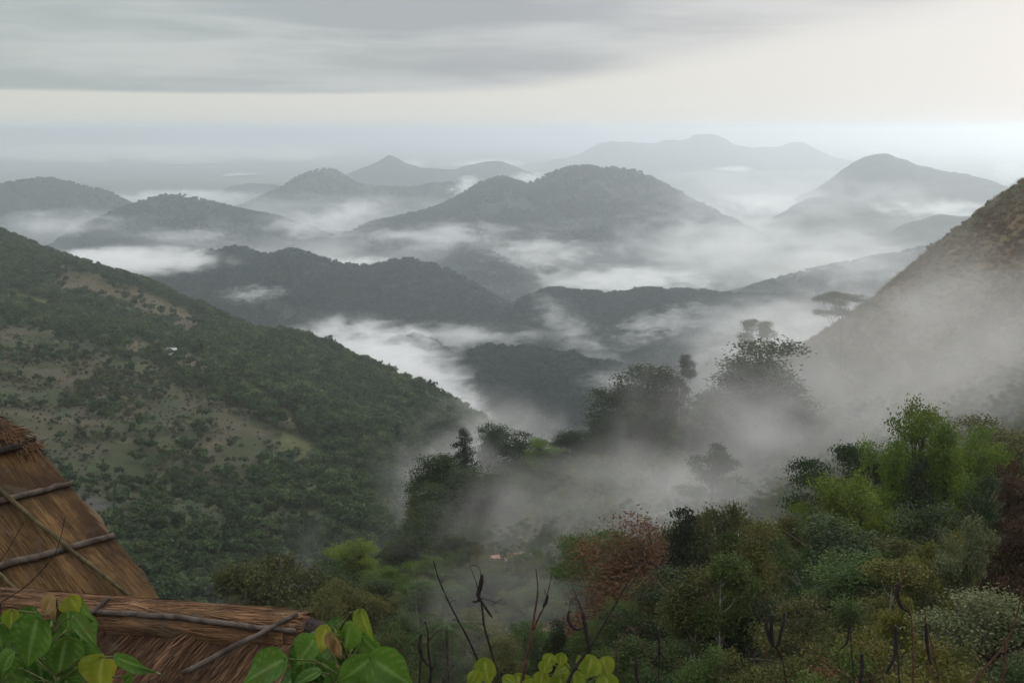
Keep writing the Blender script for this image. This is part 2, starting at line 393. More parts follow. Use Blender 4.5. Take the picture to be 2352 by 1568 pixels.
H('hill', [(2020, 545), (2080, 512), (2150, 495), (2240, 497), (2320, 520), (2420, 550)], 4300, 500, 500, 'faint low hill above the mist by the brown hillside', seed=11)
H('hill', [(930, 650), (990, 612), (1050, 586), (1112, 576), (1160, 594), (1210, 625), (1270, 660)], 3700, 500, 400, 'small wooded knoll half sunk in mist below the double-topped hill', seed=12, trees=(1500, 7, 13, 'distant wood on the small knoll sunk in mist'))
H('hill', [(1720, 670), (1800, 645), (1900, 617), (2000, 590), (2100, 577), (2200, 570), (2360, 562), (2500, 600)], 3000, 500, 500, 'faint ridge sunk in mist left of the brown hillside', seed=13, trees=(2500, 7, 13, 'distant wood on the faint ridge sunk in mist'))
H('hill', [(180, 690), (240, 652), (300, 632), (370, 632), (440, 602), (500, 586), (550, 577), (600, 590), (622, 602), (650, 583), (680, 577), (712, 590), (742, 608), (830, 629), (880, 620), (920, 607), (960, 616), (1040, 636), (1080, 660), (1130, 690), (1200, 716), (1240, 738), (1275, 768), (1330, 830)],
  2800, 700, 500, 'dark wooded three-topped ridge beyond the green left slope', seed=14, cell=7, trees=(9000, 7, 20, 'dark wood covering the three-topped ridge'))
H('hill', [(1120, 760), (1180, 712), (1230, 692), (1270, 676), (1330, 681), (1392, 687), (1450, 679), (1492, 673), (1560, 681), (1620, 681), (1690, 692), (1800, 690), (1900, 682), (2000, 700), (2150, 740)],
  2550, 600, 500, 'wooded blue-grey ridge behind the eucalyptus trees', seed=15, cell=7, trees=(7000, 7, 21, 'wood covering the blue-grey ridge'))
H('hill', [(860, 830), (910, 778), (950, 776), (1000, 796), (1050, 824), (1100, 860), (1150, 920)], 2000, 250, 250, 'thin wooded spur fading into white mist beyond the left slope', seed=16, cell=6, trees=(900, 6, 14, 'wood on the thin spur fading into white mist'))
H('hill', [(1000, 900), (1040, 850), (1072, 822), (1120, 818), (1190, 818), (1240, 814), (1300, 820), (1350, 830), (1392, 840), (1422, 850), (1462, 882), (1510, 930), (1560, 1000)],
  1700, 480, 400, 'dark wooded knoll between the left slope and the eucalyptus trees', seed=17, cell=6, trees=(6000, 6, 15, 'dark wood covering the knoll behind the eucalyptus trees'))

# ------------------------------------------------------------------ near terrain as smooth sheets through surveyed points
def tps(C):
    C = np.asarray(C, float); xy = C[:, :2]; n = len(C); s = 100.0
    def U(r2): return np.where(r2 > 0, r2 * np.log(np.maximum(r2, 1e-12)) * 0.5, 0)
    q = xy / s; d2 = ((q[:, None] - q[None]) ** 2).sum(-1)
    A = np.zeros((n + 3, n + 3)); A[:n, :n] = U(d2) + np.eye(n) * 0.02; A[:n, n] = 1; A[:n, n + 1:] = q; A[n, :n] = 1; A[n + 1:, :n] = q.T
    wv = np.linalg.solve(A, np.concatenate([C[:, 2], np.zeros(3)]))
    def f(x, y):
        x = np.asarray(x, float); shp = x.shape; p = np.stack([x.ravel(), np.asarray(y, float).ravel()], 1) / s
        z = np.empty(len(p))
        for i in range(0, len(p), 20000):
            b = p[i:i + 20000]; z[i:i + 20000] = U(((b[:, None] - q[None]) ** 2).sum(-1)) @ wv[:n] + wv[n] + b @ wv[n + 1:]
        return z.reshape(shp)
    return f
LS = [at(*c) for c in [(-260, 470, 1500), (0, 556, 1450), (110, 596, 1400), (200, 622, 1390), (300, 645, 1400), (420, 700, 1350), (560, 768, 1300), (740, 812, 1150), (880, 872, 1050), (1000, 922, 1000), (1100, 990, 950), (1200, 1060, 930),
      (-100, 700, 1000), (100, 735, 980), (330, 790, 930), (450, 832, 880), (600, 925, 800), (720, 1000, 750), (0, 640, 1200), (250, 700, 1200), (450, 770, 1120), (650, 850, 1020), (800, 920, 950), (900, 990, 900), (1000, 1050, 850),
      (0, 860, 760), (250, 930, 720), (450, 990, 690), (0, 980, 620), (300, 1120, 590), (550, 1160, 600), (760, 1100, 700), (900, 1180, 720), (1000, 1230, 640), (150, 1210, 500), (280, 1310, 470), (500, 1400, 440), (700, 1370, 500), (850, 1350, 520), (-200, 1000, 560), (-250, 1250, 430)]]
LS = [tuple(c) for c in LS] + [(-800, 1900, 190), (-560, 1780, 190), (-400, 1700, 150), (-230, 1550, 90), (-120, 1330, 60), (0, 1180, 60), (60, 1080, 70), (-950, 1500, 330), (-900, 900, 420), (-700, 500, 420), (-350, 330, 330), (-180, 330, 250), (-60, 480, 190), (0, 700, 120), (-1000, 1900, 300)]
_fl = tps(LS)
def h_left(x, y, fine=True):
    z = _fl(x, y)
    z = z + 5 * fbm(np.asarray(x) / 90, np.asarray(y) / 90, 71, 4) + 2.0 * fbm(np.asarray(x) / 22, np.asarray(y) / 22, 72, 3)
    return z
SHARE = {}
# what grows where on the left slope, by place on the map (the places are read off the photograph)
def left_veg(x, y, z):
    """0 = dry grass, 1 = green grass, 2 = scrub, 3 = wood  (as soft weights)"""
    px, py = project(np.stack([x, y, z], -1))
    w1 = fbm(x / 60, y / 60, 81, 4); w2 = fbm(x / 25, y / 25, 82, 3)
    def band(pts, half):   # distance to a polyline in the survey picture
        P = np.array(pts, float); best = np.full(px.shape, 1e9)
        for a, b in zip(P[:-1], P[1:]):
            dxy = b - a; tt = np.clip(((px - a[0]) * dxy[0] + (py - a[1]) * dxy[1]) / (dxy @ dxy), 0, 1)
            best = np.minimum(best, np.hypot(px - a[0] - tt * dxy[0], py - a[1] - tt * dxy[1]))
        return np.clip(1.3 - best / half + w2 * 0.7, 0, 1)
    dry = np.maximum(band([(140, 640), (250, 670), (360, 710), (480, 760)], 42), band([(300, 790), (420, 815), (560, 890), (690, 975)], 26))
    lower = np.clip((py - (715 + 0.12 * px + 0.0004 * px * px)) / 50, 0, 1) * np.clip((1330 - py) / 160, 0, 1) * np.clip((640 + np.minimum(py - 800, 330) * 0.5 - px) / 80, 0, 1) * (1 - .55 * np.clip((py - 1000) / 120, 0, 1))
    grass = np.maximum(band([(0, 685), (60, 690), (120, 700)], 20), band([(655, 1010), (705, 1030), (700, 1060)], 24))
    grass = np.maximum(grass, np.clip(w1 * 2 - 0.6, 0, 1) * lower)
    rock = band([(170, 1130), (260, 1180), (330, 1240), (400, 1280)], 20)
    return dry, lower, grass, rock, w1, w2
def sheet(name, x, y, hf, label, colf, cut=None):
    X, Y = np.meshgrid(x, y); Z = hf(X, Y)
    if cut is not None: Z = cut(X, Y, Z)
    Z = np.clip(Z, -6, 488 + 6 * fbm(X / 20, Y / 20, 5, 3))
    c = colf(X, Y, Z)
    o = link(name, mesh_from(name, np.stack([X, Y, Z], -1).reshape(-1, 3), grid_faces(len(x), len(y)), MAT['hill_ground'], {'veg': c.reshape(-1, 3)}, True))
    return tag(o, label, 'hillside', kind='structure')
def left_col(X, Y, Z):
    dry, lower, grass, rock, w1, w2 = left_veg(X, Y, Z)
    c = np.zeros(X.shape + (3,)) + np.array([0.034, 0.044, 0.021])
    def lay(c, m, k): return c + (np.array(k) - c) * np.clip(m, 0, 1)[..., None]
    c = lay(c, lower * (0.75 + 0.4 * w1), (0.046, 0.044, 0.026)); mo = fbm(X / 14, Y / 20, 85, 4); c = lay(c, lower * np.clip(.2 + 1.6 * mo, 0, .9), (0.066, 0.056, 0.036)); c = lay(c, lower * np.clip(-.1 - 1.8 * mo, 0, .9), (0.032, 0.046, 0.018)); c = lay(c, dry, (0.074, 0.063, 0.036)); c = lay(c, grass, (0.066, 0.072, 0.03)); c = lay(c, rock, (0.06, 0.058, 0.055))
    return c
def edge_sink(x0, x1, y0, y1, depth, wdt):
    def f(X, Y, Z):
        e = np.minimum(np.minimum(X - x0, x1 - X), np.minimum(Y - y0, y1 - Y)); return Z - depth * (1 - np.clip(e / wdt, 0, 1)) ** 2
    return f
sheet('hillside', np.arange(-1000, 120, 4.0), np.arange(330, 1900, 5.0), h_left, 'long green and brown mountain slope falling from the left', left_col, edge_sink(-1000, 120, 330, 1900, 160, 90))

NP = [(0, 0, 446.5), (-3, 6, 444), (-9, 9, 442.5), (4, 5, 445.2), (14, 10, 442), (30, 20, 438), (44, 48, 427.5), (62, 90, 417), (22, 112, 399), (2, 150, 384), (-28, 172, 376), (-18, 222, 366), (-14, 275, 363), (10, 302, 364), (35, 335, 367), (66, 330, 370), (90, 335, 376),
      (58, 200, 389), (105, 205, 408), (52, 262, 371), (80, 150, 411), (122, 120, 430), (200, 300, 444), (250, 100, 482), (-150, 200, 300), (-150, 100, 345), (-62, 60, 412), (-100, 0, 428), (0, 450, 285), (150, 560, 330), (260, 520, 415), (-110, 400, 260), (-64, 300, 306),
      (0, -30, 455), (100, -30, 472), (-100, -30, 440), (-30, 110, 388), (-20, 60, 418), (10, 60, 420), (300, 300, 490), (70, 420, 350), (-40, 24, 430), (60, 20, 441), (90, 60, 436)]
NP += [tuple(at(*c)) for c in [(1955, 812, 345), (2040, 704, 362), (2130, 598, 385), (2200, 533, 395), (2262, 478, 400), (2320, 438, 405), (2420, 380, 410), (2200, 750, 330), (2320, 650, 340), (2340, 800, 300), (2150, 900, 280)]]
NP += [(130, 440, 372), (190, 470, 395), (240, 480, 420)]
_fn = tps(NP)
def h_near(x, y):
    hb = np.clip((np.asarray(y) - 250) / 60, 0, 1) * np.clip((np.asarray(x) - 70) / 25, 0, 1)
    return _fn(x, y) + hb * (3.2 * fbm(np.asarray(x) / 26, np.asarray(y) / 26, 93, 5) + .8 * fbm(np.asarray(x) / 5, np.asarray(y) / 5, 94, 2)) + 1.6 * fbm(np.asarray(x) / 22, np.asarray(y) / 22, 91, 4) * np.clip(np.hypot(x, y) / 40, 0.05, 1)
def near_col(X, Y, Z):
    n = fbm(X / 30, Y / 30, 95, 4); c = np.zeros(X.shape + (3,)) + np.array([0.04, 0.05, 0.02])
    dk = np.clip(fbm(X / 30, Y / 30, 97, 5) * 3.0 + .05, 0, 1)[..., None]
    g = np.clip((Y - 270) / 60, 0, 1) * np.clip((X - 88) / 12, 0, 1) * np.clip(0.85 + n * 0.9, 0, 1)
    return c + ((np.array([0.125, 0.096, 0.052]) * (1 - dk) + np.array([0.055, 0.05, 0.028]) * dk) - c) * g[..., None]
sheet('hillside', np.arange(-170, 330, 2.0), np.arange(-40, 580, 2.5), h_near, 'steep brown and wooded hillside falling from the right into fog', near_col, edge_sink(-170, 330, -40, 580, 120, 40))

# ------------------------------------------------------------------ trees
def leaves(P, size, tint, elong=1.6, flat=0.0, up=None):
    """one rhombic leaf spray per point"""
    n = len(P); a = RNG.normal(size=(n, 3)); a[:, 2] *= (1 - flat); a /= np.linalg.norm(a, axis=1)[:, None] + 1e-9
    if up is not None: a = a * (1 - up) + np.array([0, 0, 1.0]) * up; a /= np.linalg.norm(a, axis=1)[:, None]
    b = np.cross(a, RNG.normal(size=(n, 3))); b /= np.linalg.norm(b, axis=1)[:, None] + 1e-9
    s = (np.asarray(size) * RNG.uniform(0.6, 1.3, n))[:, None]
    V = np.stack([P - a * s * elong * .5, P + b * s * .5, P + a * s * elong * .5, P - b * s * .5], 1).reshape(-1, 3)
    return V, np.arange(n * 4).reshape(n, 4), np.repeat(tint, 4)
def crown_from(lobes, n, size, clumps=14, spread=0.33, elong=1.6, flat=0.0, up=None, mat=None, name='crown', core=0.35):
    lobes = [(np.array(c, float), np.array(r, float)) for c, r in lobes]
    wts = np.array([max(r[0] * r[2], 1e-3) for _, r in lobes]); wts /= wts.sum()
    P = []; T = []
    for (c, r), wt in zip(lobes, wts):
        m = max(6, int(n * wt)); k = clumps
        dirs = RNG.normal(size=(k, 3)); dirs[:, 2] = dirs[:, 2] * 0.8 + 0.25; dirs /= np.linalg.norm(dirs, axis=1)[:, None]
        cc = c + dirs * r * RNG.uniform(core + 0.3, 0.95, (k, 1)); ct = RNG.uniform(0, 1, k)
        j = RNG.integers(0, k, m)
        p = cc[j] + RNG.normal(size=(m, 3)) * r * spread * np.array([1, 1, 0.75])
        P.append(p); T.append(np.clip(ct[j] * 0.7 + RNG.uniform(0, 0.3, m), 0, 1))
    P = np.concatenate(P); T = np.concatenate(T)
    V, F, A = leaves(P, np.full(len(P), size), T, elong, flat, up)
    return mesh_from(name, V, F, mat, {'tint': A})
def trunk_from(H_, r0, lobes, mat, lean=0.03, frac=0.85, fine=2):
    A = Acc(); zs = np.linspace(-1.2, H_ * frac, 9); wob = np.cumsum(RNG.normal(size=(9, 2)) * lean * H_ / 9, axis=0); wob -= wob[1]
    path = np.column_stack([wob, zs]); A.tube(path, r0 * (1 - 0.82 * np.linspace(0, 1, 9)), 7)
    for c, r in lobes:
        c = np.array(c, float); z0 = np.clip(c[2] - abs(c[0]) * 0.7 - abs(c[1]) * 0.7 - 0.08 * H_, 0.12 * H_, H_ * frac * 0.93)
        i = np.interp(z0, zs, np.arange(9)); b = np.array([np.interp(i, np.arange(9), path[:, q]) for q in range(3)])
        mid = b * 0.5 + c * 0.5 + np.array([0, 0, -0.03 * H_]); rr = r0 * 0.34
        A.tube([b, b * .7 + mid * .3, mid, mid * .4 + c * .6, c], [rr, rr * .85, rr * .65, rr * .45, rr * .2], 5)
        for q in range(fine):
            e = c + RNG.normal(size=3) * np.array(r) * 0.75; A.tube([mid, (mid + e) / 2 + RNG.normal(size=3) * 0.1, e], [rr * .4, rr * .28, rr * .1], 4)
    return A.mesh('trunk', mat)
def lobes_ell(n, H_, cz, rx, rz, lr, lz=None, seed=0):
    g = np.random.default_rng(seed); L = []
    for i in range(n):
        d_ = g.normal(size=3); d_ /= np.linalg.norm(d_); k = g.uniform(0.35, 1) ** 0.6
        L.append(((d_[0] * rx * k * H_, d_[1] * rx * k * H_, (cz + d_[2] * rz * k) * H_), (lr * H_ * g.uniform(.75, 1.25),) * 2 + ((lz or lr * 0.8) * H_ * g.uniform(.75, 1.2),)))
    return L
def lobes_irr(nl, H_, z0, z1, rmax, lr, seed=0, top=4, flat=.7):
    """leaf masses carried along separate rising limbs, so that the outline is uneven"""
    g = np.random.default_rng(seed); L = []; a0 = g.uniform(0, 6.28)
    for i in range(nl):
        a = a0 + i * 2.4 + g.normal() * .35; ln = rmax * g.uniform(.4, 1.15) * H_; zb = z0 + (z1 - z0) * (i + g.uniform(0, .8)) / nl; rise = g.uniform(.05, .2)
        ln *= 1.15 - .55 * (zb - z0) / (z1 - z0)
        for t_ in (.45, .75, 1.0):
            r_ = lr * H_ * g.uniform(.6, 1.45); L.append(((math.cos(a) * ln * t_ + g.normal() * .02 * H_, math.sin(a) * ln * t_ + g.normal() * .02 * H_, (zb + rise * t_ * t_ + g.normal() * .015) * H_), (r_, r_, r_ * flat * g.uniform(.7, 1.2))))
    for i in range(top):
        r_ = lr * H_ * g.uniform(.6, 1.2); L.append(((g.normal() * .05 * H_, g.normal() * .05 * H_, (z1 + .02 + .055 * i * g.uniform(.6, 1.3)) * H_), (r_, r_, r_)))
    return L
PROTO = {}
def proto(kind, crown, trunk, H_): PROTO.setdefault(kind, []).append((crown, trunk, H_))
def real_height(me):
    co = np.empty(len(me.vertices) * 3, np.float32); me.vertices.foreach_get('co', co); return float(np.percentile(co[2::3], 99.6))
def build_protos():
    for s in range(3):
        L = lobes_irr(9, 14, .36, .86, .34, .10, seed=s + 1)
        for mt in ('leaf_dark', 'leaf_mid', 'leaf_olive', 'leaf_brown'):
            c = crown_from(L, 19000, 0.15, 16, .3, mat=MAT[mt]); proto('broad_' + mt[5:], c, trunk_from(14, .28, L, MAT['bark_dark']), real_height(c))
    for s in range(2):
        g = np.random.default_rng(50 + s); L = []
        for i in range(11):
            a = g.uniform(0, 6.28); q = g.uniform(.1, .42); L.append(((math.cos(a) * q * 14, math.sin(a) * q * 14, 14 * (.97 - 0.75 * q * q - (0.18 if i > 7 else 0))), (14 * .14, 14 * .14, 14 * .045)))
        for mt in ('leaf_dark', 'leaf_mid'):
            c = crown_from(L, 12000, 0.15, 16, .34, flat=.5, mat=MAT[mt]); proto('umbrella_' + mt[5:], c, trunk_from(14, .22, L, MAT['bark_dark'], frac=.72), real_height(c))
    for s in range(2):
        g = np.random.default_rng(60 + s); L = []
        for i in range(9):
            a = g.uniform(0, 6.28); z = .42 + .56 * i / 8; q = (0.03 + .11 * (1 - abs(z - .62) * 1.6)) ; L.append(((math.cos(a) * q * 20, math.sin(a) * q * 20, z * 20), (20 * .058 * g.uniform(.8, 1.25),) * 2 + (20 * .062,)))
        c = crown_from(L, 12000, 0.17, 12, .34, mat=MAT['leaf_dark']); proto('tall', c, trunk_from(20, .24, L, MAT['bark_pale'], lean=.02, frac=.95), real_height(c))
    for s in range(2):
        g = np.random.default_rng(70 + s); L = []
        for i in range(16):
            z = .12 + .84 * i / 15; q = .16 * (1 - z) ** .7 * g.uniform(.3, 1); a = i * 2.4 + g.uniform(-.5, .5); rr = 15 * (.05 + .12 * (1 - z) ** .75)
            L.append(((math.cos(a) * q * 15, math.sin(a) * q * 15, z * 15), (rr, rr, rr * .7)))
        c = crown_from(L, 20000, 0.15, 14, .33, mat=MAT['leaf_black']); proto('conifer', c, trunk_from(15, .25, L, MAT['bark_dark'], lean=.01, frac=.95, fine=0), real_height(c))
    for s in range(2):
        L = lobes_irr(9, 15, .3, .88, .32, .075, seed=80 + s, flat=.85)
        for mt in ('leaf_bright', 'leaf_yellow'):
            c = crown_from(L, 17000, 0.14, 14, .4, flat=.2, mat=MAT[mt]); proto('feather_' + mt[5:], c, trunk_from(15, .24, L, MAT['bark_dark'], fine=3), real_height(c))
    for s in range(3):      # tall, open-crowned forest trees: small leaf masses on separate limbs, trunk showing
        L = lobes_irr(10, 17, .34, .9, .24, .065, seed=250 + s)
        for mt in ('leaf_dark', 'leaf_mid', 'leaf_olive'):
            c = crown_from(L, 17000, .14, 14, .36, flat=.25, mat=MAT[mt]); proto('forest_' + mt[5:], c, trunk_from(17, .2, L, MAT['bark_pale' if s else 'bark_dark'], lean=.035, frac=.93, fine=3), real_height(c))
    for s in range(3):      # full, upright crowns for the trees in the fog
        L = lobes_ell(26, 16, .5, .18, .42, .10, .085, seed=270 + s); c = crown_from(L, 20000, .17, 16, .33, mat=MAT['leaf_dark']); proto('full', c, trunk_from(16, .26, L, MAT['bark_dark']), real_height(c))
    for s in range(2):
        L = lobes_ell(16, 10, .62, .46, .26, .16, .11, seed=66 + s)
        c = crown_from(L, 22000, .15, 20, .3, mat=MAT['leaf_olive']); proto('dome', c, trunk_from(10, .3, L, MAT['bark_dark']), real_height(c))
    for s in range(2):
        L = [(c_, (r_[0] * 1.5, r_[1] * 1.5, r_[2] * .45)) for c_, r_ in lobes_ell(10, 14, .66, .27, .28, .12, seed=88 + s)]
        c = crown_from(L, 14000, .17, 16, .32, flat=.4, mat=MAT['leaf_dark']); proto('layered', c, trunk_from(14, .25, L, MAT['bark_dark']), real_height(c))
    L = lobes_irr(9, 13, .2, .84, .26, .095, seed=90, flat=1.3)
    c = crown_from(L, 27000, 0.085, 26, .38, elong=3.2, up=.4, mat=MAT['leaf_rust']); proto('rust', c, trunk_from(13, .2, L, MAT['bark_dark'], fine=6), real_height(c))
    for s in range(2):
        L = lobes_irr(8, 8, .3, .8, .4, .085, seed=95 + s)
        c = crown_from(L, 16000, 0.085, 14, .34, mat=MAT['leaf_pale']); proto('tuft', c, trunk_from(8, .14, L, MAT['bark_dark'], fine=3), real_height(c))
    for s in range(2):
        L = lobes_ell(9, 16, .74, .13, .24, .075, .06, seed=105 + s)
        for mt in ('leaf_mid', 'leaf_olive'):
            c = crown_from(L, 10000, 0.14, 12, .42, mat=MAT[mt]); proto('pole_' + mt[5:], c, trunk_from(16, .17, L, MAT['bark_pale'], lean=.04, frac=.95, fine=3), real_height(c))
    for s in range(3):
        L = lobes_ell(7, 4, .45, .35, .3, .2, .17, seed=115 + s)
        for mt in ('leaf_dark', 'leaf_mid', 'leaf_olive', 'leaf_yellow', 'leaf_red'):
            c = crown_from(L, 1500, 0.2, 14, .34, mat=MAT[mt]); proto('bush_' + mt[5:], c, trunk_from(4, .07, L, MAT['bark_dark'], fine=3), real_height(c))
    for s in range(2):      # fine-leaved versions for what stands near
        for mt in ('leaf_dark', 'leaf_mid', 'leaf_olive', 'leaf_yellow', 'leaf_red'):
            L = lobes_ell(20, 4, .5, .42, .42, .085, .065, seed=215 + s)
            c = crown_from(L, 11000, 0.05, 16, .45, mat=MAT[mt]); proto('near_' + mt[5:], c, trunk_from(4, .05, L, MAT['twig_brown'], fine=4), real_height(c))
        L = lobes_ell(20, 8, .6, .3, .3, .075, .06, seed=225 + s); c = crown_from(L, 16000, 0.09, 14, .42, mat=MAT['leaf_yellow']); proto('sapling_yellow', c, trunk_from(8, .09, L, MAT['bark_dark'], fine=3), real_height(c))
        L = lobes_ell(14, 9, .6, .3, .28, .12, .1, seed=235 + s)
        for mt in ('leaf_dark', 'leaf_mid', 'leaf_bright'):
            c = crown_from(L, 16000, 0.1, 20, .34, mat=MAT[mt]); proto('low_' + mt[5:], c, trunk_from(9, .16, L, MAT['bark_dark'], fine=3), real_height(c))
    # light versions for the far slopes: few larger sprays
    for s in range(4):
        L = lobes_ell(7, 9, .6, .27, .22, .17, seed=130 + s)
        for mt in ('leaf_slope', 'leaf_scrub', 'leaf_light'):
            c = crown_from(L, 420, 0.75, 9, .34, mat=MAT[mt]); proto('slope_' + mt[5:], c, trunk_from(9, .2, L[:3], MAT['bark_dark'], fine=0), real_height(c))
        c = crown_from(lobes_ell(6, 10, .5, .3, .22, .2, seed=140 + s), 150, 1.5, 8, .34, mat=MAT['leaf_hill_hazed']); proto('far', c, None, real_height(c))
build_protos()
leaf_mat('grass_blade', (0.10, 0.08, 0.042), (0.18, 0.14, 0.075), .2, .3)
for s_ in range(2):
    g_ = np.random.default_rng(s_); n_ = 70; b_ = np.column_stack([g_.normal(size=(n_, 2)) * .45, np.zeros(n_)]); tp_ = b_ + np.column_stack([g_.normal(size=(n_, 2)) * .3, g_.uniform(.5, 1.05, n_)]); w_ = np.column_stack([g_.normal(size=(n_, 2)) * .03, np.zeros(n_)])
    proto('grass_dry', mesh_from('grass', np.stack([b_ - w_, b_ + w_, tp_ + w_ * .3, tp_ - w_ * .3], 1).reshape(-1, 3), np.arange(n_ * 4).reshape(n_, 4), MAT['grass_blade'], {'tint': np.repeat(g_.random(n_), 4)}), None, 1.0)
# a palm: fronds of leaflets on a slender trunk
def palm(h=7.0, seed=1):
    g = np.random.default_rng(seed); Pv = []; T = []
    A = Acc(); A.tube([(0, 0, -1), (0.05, 0, h * .5), (0.12, 0.03, h)], [.14, .11, .09], 7)
    V = []; F = []; k = 0
    for i in range(15):
        a = i * 2.4; L_ = g.uniform(1.9, 2.5); el = g.uniform(-.1, 1.1)
        d2 = np.array([math.cos(a), math.sin(a), 0])
        for q in np.linspace(0.1, 1, 22):
            p = np.array([.12, .03, h]) + d2 * L_ * q * math.cos(el * (1 - .5 * q)) + np.array([0, 0, L_ * (q * math.sin(el) - .75 * q * q)])
            side = np.cross(d2, [0, 0, 1])
            for sg in (-1, 1):
                tip = p + side * sg * .5 * (1 - .6 * q) + d2 * .28 + np.array([0, 0, -.22]); wv = d2 * .035
                V += [p - wv, p + wv, tip + wv * .3, tip - wv * .3]; F.append((k, k + 1, k + 2, k + 3)); k += 4
    c = mesh_from('crown', np.array(V), np.array(F), MAT['leaf_dark'], {'tint': g.random(len(V))})
    proto('palm', c, A.mesh('trunk', MAT['bark_dark']), real_height(c))
palm()

NTREES = [0]
def place(kind, x, y, zg, height, label, group=None, name='tree', cat='tree', width=1.0, rot=None, crown_label=None):
    c, tr, H_ = PROTO[kind][NTREES[0] % len(PROTO[kind])]; NTREES[0] += 1
    s = height / H_
    e = empty(name, (x, y, zg)); e.scale = (s * width, s * width, s); e.rotation_euler = (0, 0, random.uniform(0, 6.28) if rot is None else rot)
    tag(e, label, cat, group)
    if tr: link('trunk', tr, e)
    link('crown', c, e)
    return e
def tree_at(kind, px, py_top, Y, label, wpx=None, **kw):
    """tree whose top is seen at (px, py_top), Y metres ahead, standing on the near hillside"""
    p = at(px, py_top, Y); zg = float(h_near(p[0], p[1])); h = p[2] - zg
    if h < 2: print('LOW', kind, px, py_top, Y, round(h, 1)); h = max(h, 2.5); zg = p[2] - h
    if h > 26: zg = p[2] - 26; h = 26; print('TALL', kind, px, py_top, Y, round(p[2] - float(h_near(p[0], p[1])), 1))
    w_ = 1.0
    if wpx:
        c = PROTO[kind][NTREES[0] % len(PROTO[kind])][0]; co = np.empty(len(c.vertices) * 3, np.float32); c.vertices.foreach_get('co', co)
        w0 = np.percentile(co[0::3], 98) - np.percentile(co[0::3], 2); w_ = (wpx * (1.4 if Y < 130 else 1.3) / FPX * Y) / (w0 * h / PROTO[kind][NTREES[0] % len(PROTO[kind])][2]); w_ = min(max(w_, .62 if Y < 130 else .45), 2.2)
    return place(kind, p[0], p[1], zg, h, label, width=w_, **kw)
